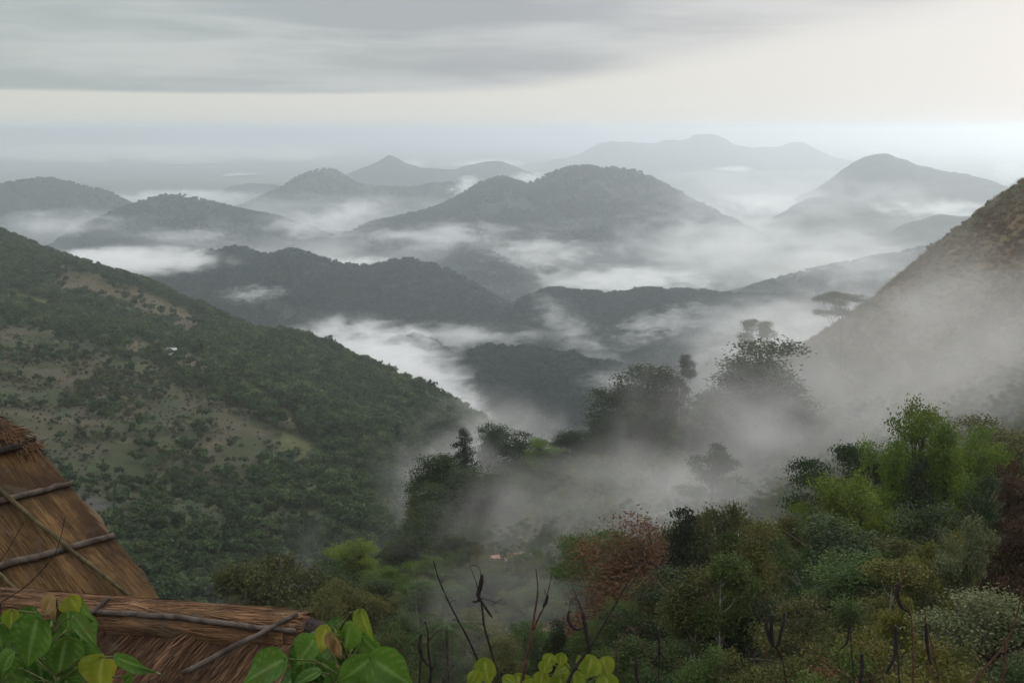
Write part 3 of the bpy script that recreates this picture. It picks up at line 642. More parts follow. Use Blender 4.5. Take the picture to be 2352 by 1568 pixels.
TREES = [
 # spur trees standing in and above the fog, far to near
 ('tall', 1562, 813, 326, 'tall slim eucalyptus with two tufted tiers, standing alone against the blue ridge', 62),
 ('full', 1490, 836, 332, 'tallest dark tree of the clump on the spur, rounded top', 110),
 ('full', 1420, 895, 325, 'dark tree on the left flank of the clump on the spur', 120),
 ('full', 1508, 905, 328, 'dark tree on the right flank of the clump on the spur', 75),
 ('full', 1385, 960, 318, 'lowest dark tree at the left foot of the clump on the spur', 90),
 ('full', 1470, 930, 316, 'dark broad tree in front of the clump on the spur', 130),
 ('umbrella_mid', 1740, 735, 330, 'small domed tree floating above fog over a round bushy tree', 70),
 ('umbrella_dark', 1938, 672, 345, 'grey arched tree fading in fog below the brown hillside', 90),
 ('full', 1748, 784, 278, 'large round bushy tree fading into fog', 150),
 ('low_dark', 1700, 850, 290, 'dim tree sunk in fog below the large round bushy tree', 120),
 ('umbrella_dark', 1620, 905, 315, 'small dim umbrella tree right of the eucalyptus', 50),
 ('broad_dark', 1640, 1022, 226, 'layered tree half dissolved in the middle of the fog', 130),
 ('full', 1315, 990, 305, 'dark tree behind a light green tree at the fog edge', 80),
 ('feather_bright', 1245, 1012, 295, 'light green tree at the upper left edge of the fog', 90),
 ('full', 1380, 1010, 300, 'dim tree right of the light green tree at the fog edge', 110),
 ('full', 1140, 975, 420, 'grey rounded tree in fog just beyond the dark conifer', 80),
 ('full', 1190, 1000, 400, 'dim tree in fog by the small white roof', 70),
 ('conifer', 1066, 988, 270, 'dark pointed conifer rising from fog', 60),
 ('full', 1005, 1045, 262, 'dark leafy tree left of the pointed conifer', 100),
 ('full', 1050, 1075, 255, 'dark lower tree under the pointed conifer', 100),
 ('full', 985, 1110, 250, 'dark tree stepping down from the conifer clump', 80),
 ('broad_olive', 960, 1150, 246, 'small tree at the lower left foot of the conifer clump', 60),
 ('full', 1010, 1160, 240, 'dim tree in fog below the conifer clump', 110),
 ('full', 940, 1205, 222, 'round dark tree half in fog above the valley bottom', 85),
 ('full', 1040, 1230, 228, 'dim wide tree dissolving in fog right of the round dark tree', 130),
 ('feather_bright', 822, 1236, 200, 'light green sprawling tree above the fog of the valley bottom', 110),
 ('feather_bright', 900, 1300, 185, 'light green small tree beside thin pale trunks', 90),
 ('dome', 645, 1290, 172, 'broad olive dome tree just beyond the thatch', 255),
 ('broad_olive', 552, 1372, 165, 'small green tree under the left rim of the olive dome', 80),
 ('dome', 795, 1354, 150, 'rounded olive tree over the end of the thatched ridge', 150),
 ('pole_mid', 960, 1330, 165, 'slender tree with pale trunk in the fog', 80),
 ('pole_mid', 1040, 1345, 172, 'slender pale-trunked tree fading in fog behind dry stalks', 70),
 ('broad_mid', 1140, 1305, 170, 'grey-green round tree dim in fog behind the dry stalk with pods', 110),
 ('broad_mid', 1250, 1340, 160, 'dim green tree in fog behind a pair of forked stalks', 110),
 # the wooded slope at the right
 ('rust', 1450, 1203, 104, 'rust-brown thin-leaved tree at the fog edge', 190),
 ('umbrella_mid', 1375, 1232, 120, 'thin grey-green tree left of the rust-brown tree', 70),
 ('conifer', 1572, 1176, 98, 'dense black-green pointed tree beside the rust-brown tree', 115),
 ('dome', 1660, 1184, 128, 'yellow-green domed tree right of the black-green pointed tree', 80),
 ('pole_mid', 1700, 1222, 64, 'slender green tree with pale trunk below the yellow-green dome', 85),
 ('pole_olive', 1745, 1205, 60, 'tall slender tree with long pale trunk', 95),
 ('pole_olive', 1812, 1183, 96, 'thin feathery-topped tree standing out against the fog', 60),
 ('forest_mid', 1790, 1235, 84, 'mid-green full tree below the feathery-topped one', 130),
 ('umbrella_dark', 1955, 1036, 108, 'dark flat-topped tree peeping over bright green crowns', 92),
 ('feather_bright', 2112, 928, 104, 'tallest bright green tree of the right slope', 150),
 ('feather_bright', 2185, 968, 102, 'bright green tree with two blunt tops', 130),
 ('feather_bright', 2240, 1006, 98, 'bright green tree at the right end of the bright crowns', 90),
 ('feather_bright', 2050, 1010, 102, 'bright green tree left of the tallest bright one', 110),
 ('feather_bright', 1985, 1092, 92, 'yellowish green wide tree under the flat-topped one', 170),
 ('feather_bright', 1905, 1132, 94, 'green tree at the left foot of the bright crowns', 110),
 ('conifer', 2110, 1060, 88, 'dark narrow tree inside the bright crowns', 80),
 ('forest_mid', 1885, 1180, 80, 'deep green tree under the left bright crown', 120),
 ('forest_dark', 2020, 1200, 72, 'deep green wide tree below the bright crowns', 200),
 ('forest_dark', 2150, 1160, 76, 'dark round tree behind the pale flowering shrub', 170),
 ('broad_dark', 2270, 1000, 150, 'dim brownish tree in thin fog at the right edge', 120),
 ('forest_olive', 2330, 960, 118, 'olive tree at the right edge under the fog', 130),
 ('broad_brown', 2320, 1060, 96, 'reddish brown tree at the right edge', 110),
 ('forest_dark', 2250, 1095, 84, 'dark tree left of the reddish brown tree at the right edge', 130),
 ('broad_brown', 2330, 1180, 64, 'dark red-brown tree behind the pale flowering shrubs', 130),
 ('tuft', 2222, 1192, 52, 'pale flowering shrub with whitish tufts, the upper one', 165),
 ('tuft', 2285, 1366, 36, 'large pale flowering shrub with whitish tufts at the right edge', 250),
 ('sapling_yellow', 2180, 1228, 58, 'yellow-green shrub behind the upper pale flowering shrub', 90),
 ('forest_olive', 2080, 1240, 62, 'brownish olive tree in the middle of the right slope', 130),
 ('pole_olive', 2050, 1285, 52, 'slender brown-green tree left of the pale flowering shrub', 100),
 ('forest_mid', 1930, 1265, 62, 'dark mid-green tree among the slender trunks', 150),
 ('pole_mid', 1665, 1268, 57, 'slender tree with leaning pale trunk', 90),
 ('pole_olive', 1600, 1315, 58, 'orange-tinged slender tree left of the leaning trunk', 120),
 ('forest_dark', 1520, 1330, 82, 'black-green tree below the rust-brown tree', 120),
 ('forest_mid', 1420, 1380, 84, 'green tree below the rust-brown crown at its left', 90),
 ('pole_mid', 1560, 1400, 64, 'slim light-green tree in the lower middle', 80),
 ('forest_dark', 1700, 1385, 58, 'dark tree filling the gap between pale trunks', 150),
 ('forest_olive', 1840, 1385, 46, 'grass-green low tree in the lower right', 150),
 ('forest_mid', 1960, 1375, 48, 'dark green low tree right of the grass-green one', 140),
 ('sapling_yellow', 2080, 1372, 38, 'yellow-leaved sapling among dry pods', 90),
 ('broad_mid', 1350, 1440, 80, 'low green tree behind a curved dark pod', 100),
 ('broad_dark', 1280, 1425, 100, 'dark low tree in front of the small shed', 90),
 ('forest_mid', 1480, 1450, 56, 'low bushy tree behind the long slanting stalk', 110),
]
for k, px, py, Yd, L, wpx in TREES: tree_at(k, px, py, Yd, L, wpx)
tree_at('palm', 1030, 1420, 62, 'small dark palm behind the dry stalks', name='palm_tree', cat='palm tree')

for px, py, Yd, wpx, kd in [(870, 1330, 178, 90, 'full'), (985, 1285, 190, 110, 'broad_mid'), (1085, 1330, 176, 100, 'full'), (1190, 1355, 168, 110, 'broad_mid'), (1290, 1385, 150, 110, 'broad_mid'), (1335, 1335, 160, 90, 'full'), (930, 1400, 150, 100, 'broad_mid'), (1100, 1405, 140, 90, 'broad_olive'), (1225, 1425, 128, 100, 'broad_mid'), (1010, 1440, 130, 90, 'forest_mid'), (880, 1450, 120, 110, 'broad_mid'), (1150, 1470, 110, 100, 'forest_olive'), (760, 1300, 195, 90, 'full'), (1330, 1280, 190, 90, 'full')]:
    tree_at(kd, px, py, Yd, 'hazy mid-green tree standing in thin fog on the valley bottom beyond the dry stalks', wpx, group='hazy trees on the valley bottom')
for px, py, Yd, wpx, kd in [(1195, 1062, 288, 70, 'broad_dark'), (1285, 1045, 292, 80, 'full'), (1345, 1040, 296, 80, 'broad_dark'), (1120, 1085, 262, 70, 'full'), (1590, 975, 292, 70, 'broad_dark'), (1655, 905, 286, 90, 'full'), (1810, 850, 292, 80, 'full'), (1870, 790, 318, 70, 'broad_dark'), (1420, 1010, 300, 90, 'full'), (1240, 1100, 268, 80, 'broad_dark'), (1700, 940, 262, 90, 'broad_dark')]:
    tree_at(kd, px, py, Yd, 'dim tree of the misty belt running along the spur in the middle of the view', wpx, group='dim trees along the misty spur')
# shrubs low on the right slope
SH = [('near_olive', 2060, 1450, 26, 'olive shrub low among dry pods'), ('near_red', 1935, 1532, 24, 'orange-red leaved shrub at the bottom edge'), ('near_olive', 1780, 1470, 34, 'olive shrub below the grass-green low tree'), ('near_mid', 1660, 1500, 34, 'green shrub at the bottom left of the right slope'),
      ('near_yellow', 2130, 1500, 18, 'yellow shrub at the bottom edge under the pale flowering shrub'), ('near_mid', 2010, 1490, 22, 'green shrub between the orange and yellow shrubs'), ('near_dark', 1560, 1515, 36, 'dark shrub under the slim light-green tree'), ('near_olive', 1850, 1500, 26, 'olive shrub left of the orange-red one'), ('near_mid', 1420, 1520, 36, 'mid-green shrub behind the bright big-leaved plant'), ('near_dark', 2330, 1500, 20, 'dark shrub in the bottom right corner')]
for k, px, py, Yd, L in SH: tree_at(k, px, py, Yd, L, name='shrub', cat='shrub')

# ------------------------------------------------------------------ woods that nobody could count: points + geometry nodes
PCOL = {}
def proto_collection(kind):
    if kind in PCOL: return PCOL[kind]
    c = bpy.data.collections.new('kinds_' + kind)
    for cm, tr, H_ in PROTO[kind]:
        o = bpy.data.objects.new('crown', cm); c.objects.link(o)
    PCOL[kind] = c; return c
def wood(name, kind, P, hts, label, cat='wood'):
    Hk = PROTO[kind][0][2]
    me = mesh_from(name, P, [], None, {'scl': np.asarray(hts) / Hk, 'rot': RNG.uniform(0, 6.28, len(P)), 'pick': RNG.integers(0, len(PROTO[kind]), len(P)).astype(float)})
    o = link(name, me); tag(o, label, cat, kind='stuff')
    ng = bpy.data.node_groups.new('scatter_' + name, 'GeometryNodeTree')
    ng.interface.new_socket('Geometry', in_out='INPUT', socket_type='NodeSocketGeometry'); ng.interface.new_socket('Geometry', in_out='OUTPUT', socket_type='NodeSocketGeometry')
    N = ng.nodes; Lk = ng.links
    gi = N.new('NodeGroupInput'); go = N.new('NodeGroupOutput'); ip = N.new('GeometryNodeInstanceOnPoints')
    ci = N.new('GeometryNodeCollectionInfo'); ci.inputs['Collection'].default_value = proto_collection(kind); ci.inputs['Separate Children'].default_value = True; ci.inputs['Reset Children'].default_value = True
    def att(nm):
        a = N.new('GeometryNodeInputNamedAttribute'); a.data_type = 'FLOAT'; a.inputs['Name'].default_value = nm; return a.outputs['Attribute']
    cx = N.new('ShaderNodeCombineXYZ'); Lk.new(att('rot'), cx.inputs[2])
    Lk.new(gi.outputs[0], ip.inputs['Points']); Lk.new(ci.outputs[0], ip.inputs['Instance']); ip.inputs['Pick Instance'].default_value = True
    Lk.new(att('pick'), ip.inputs['Instance Index']); Lk.new(cx.outputs[0], ip.inputs['Rotation']); Lk.new(att('scl'), ip.inputs['Scale']); Lk.new(ip.outputs[0], go.inputs[0])
    md = o.modifiers.new('scatter', 'NODES'); md.node_group = ng
    return o
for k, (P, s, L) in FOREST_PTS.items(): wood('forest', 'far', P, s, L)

# left slope: the largest trees are things of their own, the countless rest one wood and one scrub
q = RNG.random((95000, 2)); tx = -960 + q[:, 0] * 1060; ty = 380 + q[:, 1] * 1180
tz = h_left(tx, ty); px, py = project(np.stack([tx, ty, tz], -1))
ok = (px > -150) & (px < 1500) & (py > 400) & (py < 1560)
tx, ty, tz, px, py = [a[ok] for a in (tx, ty, tz, px, py)]
dry, lower, grass, rock, w1, w2 = left_veg(tx, ty, tz)
open_ = np.clip(dry * 0.96 + grass * .95 + rock * .9, 0, 0.985); open_ = np.maximum(open_, lower * np.clip(.72 - 2.4 * (w1 + .45 * w2), .12, .975))
dens = 1 - np.clip(open_, 0, .985)
keep = RNG.random(len(tx)) < dens * np.clip(0.75 + 0.8 * w2, 0.15, 1)
tx, ty, tz, lw, px, py = [a[keep] for a in (tx, ty, tz, lower, px, py)]
scrub = RNG.random(len(tx)) < np.clip(lw * 0.45 + 0.08, 0, 1)
P = np.stack([tx, ty, tz - 0.6], 1)
hts = np.where(scrub, RNG.uniform(1.6, 4.5, len(tx)), RNG.uniform(4.0, 11.0, len(tx)) * (1 - .4 * np.clip(lw, 0, 1)))
hts = np.where(~scrub & (px > 450) & (py < 1010), hts * 1.4, hts)
app = np.where(scrub, 0, hts / ty); order = np.argsort(-app); NB = 110
big = order[:NB]; rest = order[NB:]
for i in big:
    place('slope_slope', P[i, 0], P[i, 1], P[i, 2], hts[i] * 1.05, 'dark green tree standing on the long left mountain slope', 'trees on the long left mountain slope')
lgt = RNG.random(len(rest)) < .16
wood('forest', 'slope_slope', P[rest][~scrub[rest] & ~lgt], hts[rest][~scrub[rest] & ~lgt], 'dark green wood covering the gullies of the left mountain slope')
wood('forest', 'slope_light', P[rest][~scrub[rest] & lgt], hts[rest][~scrub[rest] & lgt], 'lighter green trees sprinkled through the wood of the left mountain slope')
wood('scrub', 'slope_scrub', P[rest][scrub[rest]], hts[rest][scrub[rest]], 'dry brownish scrub scattered over the left mountain slope', 'scrub')
q = RNG.random((150000, 2)); sx = -960 + q[:, 0] * 1000; sy = 400 + q[:, 1] * 1100; sz = h_left(sx, sy)
dry_, low_, gr_, rk_, v1, v2 = left_veg(sx, sy, sz); k = (RNG.random(len(sx)) < np.clip(low_ * .8 + dry_ * .35, 0, 1) * np.clip(.6 + 1.2 * v2 - gr_ * .5, .05, 1))
wood('scrub', 'slope_scrub', np.stack([sx, sy, sz - .3], 1)[k], RNG.uniform(.5, 1.9, int(k.sum())), 'low dry brush between the bushes of the left mountain slope', 'scrub')
def crest(px_):
    yy = np.arange(520, 1700, 5.0); xx = (px_ - 1176) / FPX * yy * 1.035
    for _ in range(3):
        zz = h_left(xx, yy); a_, _b = project(np.stack([xx, yy, zz], -1)); xx = xx + (px_ - a_) / FPX * yy
    i = int(np.argmax((zz - CAMZ) / yy)); return float(xx[i]), float(yy[i]), float(zz[i])
# trees standing on the slope's skyline
for px_, py_, Yd, h_, L in [(752, 795, 1145, 17, 'tallest tree on the left slope skyline, a dark column against white mist'), (778, 800, 1140, 14, 'slim skyline tree right of the dark column'), (795, 806, 1135, 13, 'slim skyline tree, third from the dark column'), (818, 815, 1120, 12, 'skyline tree with a tufted top before white mist'), (868, 838, 1075, 13, 'round dark skyline tree where the slope steepens'), (885, 845, 1065, 12, 'dark skyline tree beside the round one where the slope steepens'),
                           (935, 877, 1030, 10, 'low skyline tree midway down the wooded edge'), (1005, 900, 1000, 13, 'spreading domed tree on the lower wooded skyline'), (1055, 935, 975, 10, 'skyline tree below the spreading domed one'), (1080, 955, 960, 10, 'lowest skyline tree before the fog'), (150, 600, 1395, 9, 'leafless-looking small tree on the bare crest of the left slope'), (175, 605, 1390, 8, 'small round tree on the bare crest of the left slope'), (268, 635, 1395, 7, 'lone bush-like tree on the brown crest')]:
    x_, y_, z_ = crest(px_); place('slope_slope', x_, y_, z_ - 1.0, h_ * 1.15, L, width=0.7 if px_ < 800 and px_ > 700 else 1.0)
for px_ in np.arange(10, 1110, 11.0):
    x_, y_, z_ = crest(px_ + random.uniform(-4, 4))
    if 120 < px_ < 330 and random.random() < .7: continue
    place('slope_slope', x_, y_ - random.uniform(-6, 10), z_ - 1.2, random.uniform(8, 19) if px_ > 640 else random.uniform(5, 10), 'dark tree in the row along the skyline of the left mountain slope', 'trees along the skyline of the left mountain slope')
# dry grass tufts and low brush on the brown hillside
q = RNG.random((26000, 2)); gx = 84 + q[:, 0] * 190; gy = 262 + q[:, 1] * 190; gz = h_near(gx, gy)
k = fbm(gx / 30, gy / 30, 97, 5) * 3.0 + .05 < RNG.uniform(-.2, .9, len(gx))
wood('dry_grass', 'grass_dry', np.stack([gx, gy, gz - .1], 1)[k], RNG.uniform(.5, 1.3, int(k.sum())), 'tufts of dry brown grass on the brown hillside', 'grass')
wood('brush', 'slope_scrub', np.stack([gx, gy, gz - .3], 1)[~k][:1900], RNG.uniform(.5, 1.6, min(1900, int((~k).sum()))), 'dark low brush in the hollows of the brown hillside', 'brush')
# undergrowth on the near hillside
q = RNG.random((14000, 2)); ux = -60 + q[:, 0] * 260; uy = 14 + (q[:, 1] ** 1.3) * 400
uz = h_near(ux, uy); brown = (uy > 262) & (ux > 88); k = (np.abs(ux) < uy * 0.55 + 12) & (~brown | (RNG.random(len(ux)) < 0.008))
P = np.stack([ux, uy, uz - 0.5], 1)[k]; kk = RNG.integers(0, 3, len(P))
for i, kd in enumerate(('near_dark', 'near_mid', 'near_olive')):
    Q = P[kk == i]; wood('undergrowth', kd, Q, RNG.uniform(1.2, 3.4, len(Q)) * np.clip(Q[:, 1] / 90, 0.4, 1.5), ['deep green undergrowth carpeting the right hillside', 'mid-green undergrowth carpeting the right hillside', 'olive undergrowth carpeting the right hillside'][i], 'undergrowth')

# ------------------------------------------------------------------ houses in the valley
def house(px, py, Y, w_, label, roof='metal_roof'):
    p = at(px, py, Y); e = empty('house', p - np.array([0, 0, 3.2])); tag(e, label, 'house'); e.rotation_euler = (0, 0, 0.3)
    A = Acc(); b = w_ / 2; dd = w_ * .32
    V = [(-b, -dd, -2), (b, -dd, -2), (b, dd, -2), (-b, dd, -2), (-b, -dd, 2.4), (b, -dd, 2.4), (b, dd, 2.4), (-b, dd, 2.4), (-b, 0, 3.4), (b, 0, 3.4)]
    A.add(V, [(0, 1, 5, 4), (1, 2, 6, 9, 5), (2, 3, 7, 6), (3, 0, 4, 8, 7)]); link('wall', A.mesh('wall', MAT['white_wall'], False), e)
    A = Acc(); o_ = .4
    for sg in (-1, 1):
        A.add([(-b - o_, sg * (dd + o_), 2.2), (b + o_, sg * (dd + o_), 2.2), (b + o_, 0, 3.52), (-b - o_, 0, 3.52), (-b - o_, sg * (dd + o_), 2.3), (b + o_, sg * (dd + o_), 2.3), (b + o_, 0, 3.62), (-b - o_, 0, 3.62)], [(0, 1, 2, 3), (4, 5, 6, 7), (0, 1, 5, 4), (1, 2, 6, 5), (3, 0, 4, 7)])
    link('roof', A.mesh('roof', MAT[roof], False), e)
    A = Acc()
    for x_ in (-b * .5, b * .35): A.add([(x_ - .4, -dd - .03, .6), (x_ + .4, -dd - .03, .6), (x_ + .4, -dd - .03, 1.6), (x_ - .4, -dd - .03, 1.6)], [(0, 1, 2, 3)])
    link('window', A.mesh('window', MAT['twig_dark'], False), e)
house(1150, 1018, 470, 8, 'small house with a light roof at the fog edge behind the conifer clump')
house(268, 778, 955, 7, 'tiny white house among trees on the left slope')
house(395, 800, 900, 6, 'tiny pale house farther right among trees on the left slope')
house(1175, 1275, 210, 7, 'small house with a reddish roof dissolving in the fog', 'tile_roof')
house(1262, 1432, 150, 3.4, 'small shed half hidden in dark trees at the bottom of the valley', 'tile_roof')

# ------------------------------------------------------------------ thatched hut below the viewpoint
hut = empty('thatched_hut', at(100, 1500, 9.0) + np.array([0, 0, -2.2])); tag(hut, 'hut with tied golden thatch roof slope and rolled thatch ridge, poles lashed across', 'hut')
HL = np.array(hut.location)
def hmesh(name, acc, mat, parent=hut, smooth=False):
    me = acc.mesh(name, MAT[mat], smooth); me.transform(__import__('mathutils').Matrix.Translation(-Vector(HL))); return link(name, me, parent)
def plane_of(a, b, c):
    n = np.cross(b - a, c - a); n /= np.linalg.norm(n)
    if np.dot(n, np.array([0, 0, CAMZ]) - a) < 0: n = -n
    return a, n
def inside(px, py, poly):
    r = np.zeros(np.shape(px), bool); m = len(poly)
    for i in range(m):
        x0, y0 = poly[i]; x1, y1 = poly[(i + 1) % m]
        cnd = ((y0 > py) != (y1 > py)) & (px < (x1 - x0) * (py - y0) / (y1 - y0 + 1e-9) + x0); r ^= cnd
    return r
def strands(acc, poly, pl, dirv, n, L0, L1, wd, lift, tuft=1.0, fan=0.05, over=0.15, seed=0):
    p0, nn = pl; g = np.random.default_rng(seed); px = np.array([q[0] for q in poly]); py = np.array([q[1] for q in poly]); got = 0; V = []; A = []
    dirv = dirv / np.linalg.norm(dirv); side = np.cross(nn, dirv)
    while got < n:
        x = g.uniform(px.min(), px.max()); y = g.uniform(py.min(), py.max())
        if not inside(np.array(x), np.array(y), poly): continue
        b = on_plane(x, y, p0, nn); L_ = g.uniform(L0, L1)
        s_ = np.dot(b - p0, side); t_ = np.dot(b - p0, dirv)
        tf = float(vnoise(np.array(s_ * 7), np.array(t_ * 1.3), seed + 3)); tf2 = float(vnoise(np.array(s_ * 26), np.array(t_ * 3), seed + 5))
        d_ = dirv + side * (g.normal() * fan + (tf - .5) * 0.12 * tuft); h = lift * (g.random() * .6 + tf * .9 * tuft)
        w_ = wd * g.uniform(.5, 1.4); e = b + d_ * L_ + nn * (h + .01)
        V += [b + nn * h * .5 - side * w_ / 2, b + nn * h * .5 + side * w_ / 2, e + side * w_ * .25, e - side * w_ * .25]
        A += [np.clip(.1 + .55 * tf * tf2 * 1.6 + g.normal() * .13, 0, 1)] * 4; got += 1
    acc.add(V, [tuple(range(i, i + 4)) for i in range(0, len(V), 4)], A)
# upper slope
PU = [at(-500, 1500, 8.3), at(364, 1396, 9.5), at(-60, 900, 10.4)]; plU = plane_of(*PU)
polyU = [(-420, 1560), (-300, 900), (-120, 930), (0, 974), (42, 990), (78, 1026), (118, 1078), (162, 1132), (212, 1190), (264, 1250), (312, 1318), (345, 1370), (366, 1402), (366, 1470)]
A = Acc(); top = [on_plane(x, y, *plU) for x, y in polyU]; dn = np.array([0.05, 0.25, -0.2]); m = len(top)
A.add(np.array(top + [v - plU[1] * .22 + np.array([-.12, .1, 0]) for v in top]), [tuple(range(m))] + [tuple(range(2 * m - 1, m - 1, -1))] + [(i, m + i, m + (i + 1) % m, (i + 1) % m) for i in range(m)], .12)
strands(A, polyU, plU, on_plane(362, 1392, *plU) - on_plane(78, 1024, *plU), 17000, .2, .55, .0075, .024, .7, .04, seed=21)
g = np.random.default_rng(77); e0 = polyU[5:13]; V = []
for i in range(900):
    t_ = g.uniform(0, len(e0) - 1.01); k = int(t_); q = (t_ - k); x = e0[k][0] + (e0[k + 1][0] - e0[k][0]) * q; y = e0[k][1] + (e0[k + 1][1] - e0[k][1]) * q
    b = on_plane(x - g.uniform(0, 14), y, *plU); d1 = on_plane(362, 1392, *plU) - on_plane(78, 1024, *plU); d1 /= np.linalg.norm(d1); sdv = np.cross(plU[1], d1); sdv = sdv if sdv[0] > 0 else -sdv
    e = b + d1 * g.uniform(.1, .35) + sdv * g.uniform(-.02, .06) + plU[1] * g.uniform(-.05, .04); V += [b - sdv * .003, b + sdv * .003, e + sdv * .001, e - sdv * .001]
A.add(V, [tuple(range(i, i + 4)) for i in range(0, len(V), 4)], g.uniform(0, .9, len(V)))
roof = hmesh('roof', A, 'thatch_gold'); roof['label'] = 'golden brown thatch slope with a steep edge'
# back slope of the same roof, out of sight from the viewpoint
A = Acc(); ap = on_plane(60, 1010, *plU); cr = on_plane(364, 1396, *plU); bk = ap + np.array([-.3, 2.6, -1.5]); bl = ap + np.array([-3.5, 2.6, -1.2]); al = on_plane(-300, 900, *plU)
A.add([ap + np.array([-.05, .1, -.12]), cr + np.array([-.1, .1, -.2]), bk, bl, al + np.array([0, .1, -.15])], [(0, 1, 2), (0, 2, 3, 4)], .2); hmesh('back_roof', A, 'thatch_gold')
# bound cap on the top of the slope
A = Acc(); cp = [on_plane(x, y, *plU) - plU[1] * .02 for x, y in [(-320, 890), (-140, 935), (-10, 990), (38, 1012), (72, 1040)]]
A.tube(cp, [.15, .15, .13, .10, .06], 10, a=.15); g = np.random.default_rng(4)
for i in range(900):
    t_ = g.uniform(0, 3.9); k = int(t_); b = cp[k] + (cp[k + 1] - cp[k]) * (t_ - k); ax = (cp[k + 1] - cp[k]) / np.linalg.norm(cp[k + 1] - cp[k]); th = g.uniform(-.6, 2.6)
    nrm = plU[1] * math.cos(th - 1) + np.cross(ax, plU[1]) * math.sin(th - 1); r_ = .14 - .02 * k; b = b + nrm * (r_ + .005); e = b + ax * g.uniform(.05, .16) + np.cross(ax, nrm) * g.uniform(-.12, .12) + nrm * .012; sd_ = np.cross(ax, nrm) * .007
    A.add([b - sd_, b + sd_, e + sd_ * .3, e - sd_ * .3], [(0, 1, 2, 3)], float(g.uniform(0, .55)))
hmesh('ridge_cap', A, 'thatch_red')
A = Acc(); A.tube([on_plane(x, y, *plU) + plU[1] * .07 for x, y in [(-120, 1062), (0, 1046), (40, 1036), (80, 1018)]], [.035, .035, .03, .02], 7); hmesh('tie', A, 'twig_dark')
def pole(pts, r0, r1, mat, pl, lift=.05, nm='pole'):
    A = Acc(); P = np.array([on_plane(x, y, *pl) + pl[1] * lift for x, y in pts]); q = np.linspace(0, 1, 14); s_ = np.linspace(0, 1, len(P))
    P = np.stack([np.interp(q, s_, P[:, k]) for k in range(3)], 1) + np.random.default_rng(len(pts) + int(pts[0][1])).normal(size=(14, 3)) * .0028
    A.tube(P, np.linspace(r0, r1, 14) * (1 + .08 * np.sin(q * 40)), 9); hmesh(nm, A, mat, smooth=True)
pole([(-200, 1210), (0, 1157), (80, 1136), (168, 1116)], .03, .022, 'pole_wood', plU)
pole([(-220, 1372), (0, 1306), (120, 1274), (262, 1236)], .034, .026, 'pole_wood', plU)
pole([(-120, 1030), (0, 1142), (70, 1202), (150, 1268), (230, 1330), (300, 1388)], .021, .017, 'pole_bamboo', plU, .1)
pole([(-150, 1180), (0, 1336), (60, 1392)], .021, .017, 'pole_bamboo', plU, .1)
# lower roof with the rolled ridge
R0, R1 = at(-200, 1386, 8.9), at(712, 1462, 8.0)
PLW = [R0, R1, at(300, 2100, 6.3)]; plL = plane_of(*PLW)
polyL = [(-200, 1400), (712, 1470), (716, 1486), (680, 1556), (640, 1640), (520, 1850), (300, 2050), (-500, 2050)]
A = Acc(); top = [on_plane(x, y, *plL) for x, y in polyL]; m = len(top)
A.add(np.array(top + [v - plL[1] * .2 for v in top]), [tuple(range(m))] + [tuple(range(2 * m - 1, m - 1, -1))] + [(i, m + i, m + (i + 1) % m, (i + 1) % m) for i in range(m)], .08)
dL = on_plane(672, 1566, *plL) - on_plane(716, 1484, *plL)
strands(A, [(-120, 1405), (712, 1480), (674, 1566), (640, 1640), (-120, 1700)], plL, dL, 13000, .12, .36, .009, .07, 1.6, .06, seed=31)
lr = hmesh('lower_roof', A, 'thatch_red'); lr['label'] = 'shaggy reddish thatch slope below the rolled ridge'
A = Acc(); v = [R0 + np.array([0, .05, -.1]), R1 + np.array([-.05, .05, -.1]), R1 + np.array([-.3, 2.2, -1.7]), R0 + np.array([-.3, 2.2, -1.7])]; A.add(v, [(0, 1, 2, 3)], .2); hmesh('back_roof', A, 'thatch_red')
A = Acc(); ax = (R1 - R0) / np.linalg.norm(R1 - R0); LR = np.linalg.norm(R1 - R0); q = np.linspace(0, 1, 40); rad = .135 + .012 * np.sin(q * 23) + .008 * np.sin(q * 61)
upv = np.cross(ax, np.array([0, 1.0, 0])); upv = np.array([0, 0, 1.0]) - ax * ax[2]; upv /= np.linalg.norm(upv); fr = np.cross(upv, ax); fr = fr if fr[1] < 0 else -fr
RC = R0 + np.outer(q * LR, ax) + upv * .02; A.tube(RC, rad, 16, a=.15); g = np.random.default_rng(9)
for i in range(8000):
    t_ = g.uniform(0, .985); th = g.uniform(-1.0, 2.9); nrm = fr * math.cos(th) + upv * math.sin(th); tn = float(vnoise(np.array(t_ * 18 + th), np.array(th * 5), 44)); b = R0 + ax * (t_ * LR) + upv * .02 + nrm * (.137 + .02 * tn)
    tang = np.cross(ax, nrm); L_ = g.uniform(.15, .45); e = b + ax * L_ * (1 if t_ * LR + L_ < LR else .2) + tang * g.normal() * .025 + nrm * g.uniform(-.008, .012); sd_ = tang * .004 * g.uniform(.6, 1.5)
    A.add([b - sd_, b + sd_, e + sd_ * .3, e - sd_ * .3], [(0, 1, 2, 3)], float(np.clip(tn * .8 + g.normal() * .14, 0, 1)))
hmesh('ridge_roll', A, 'thatch_red')
A = Acc(); A.tube([R1 - ax * .24 + upv * .02, R1 - ax * .13 + upv * .02], [.15, .152], 16, a=.95); hmesh('end_band', A, 'thatch_gold')
A = Acc(); A.tube([R1 - ax * .02 + upv * .015, R1 + ax * .1 + upv * .0], [.12, .10], 12); hmesh('roll_end', A, 'twig_dark')
pole([(215, 1442), (330, 1447), (450, 1458), (600, 1478), (692, 1488)], .022, .018, 'pole_wood', plL, .17, 'batten')
pole([(218, 1462), (244, 1440), (272, 1416)], .02, .015, 'pole_wood', plL, .2, 'stick')
pole([(440, 1590), (560, 1525), (640, 1484), (700, 1452)], .02, .015, 'pole_wood', plL, .19, 'stick')
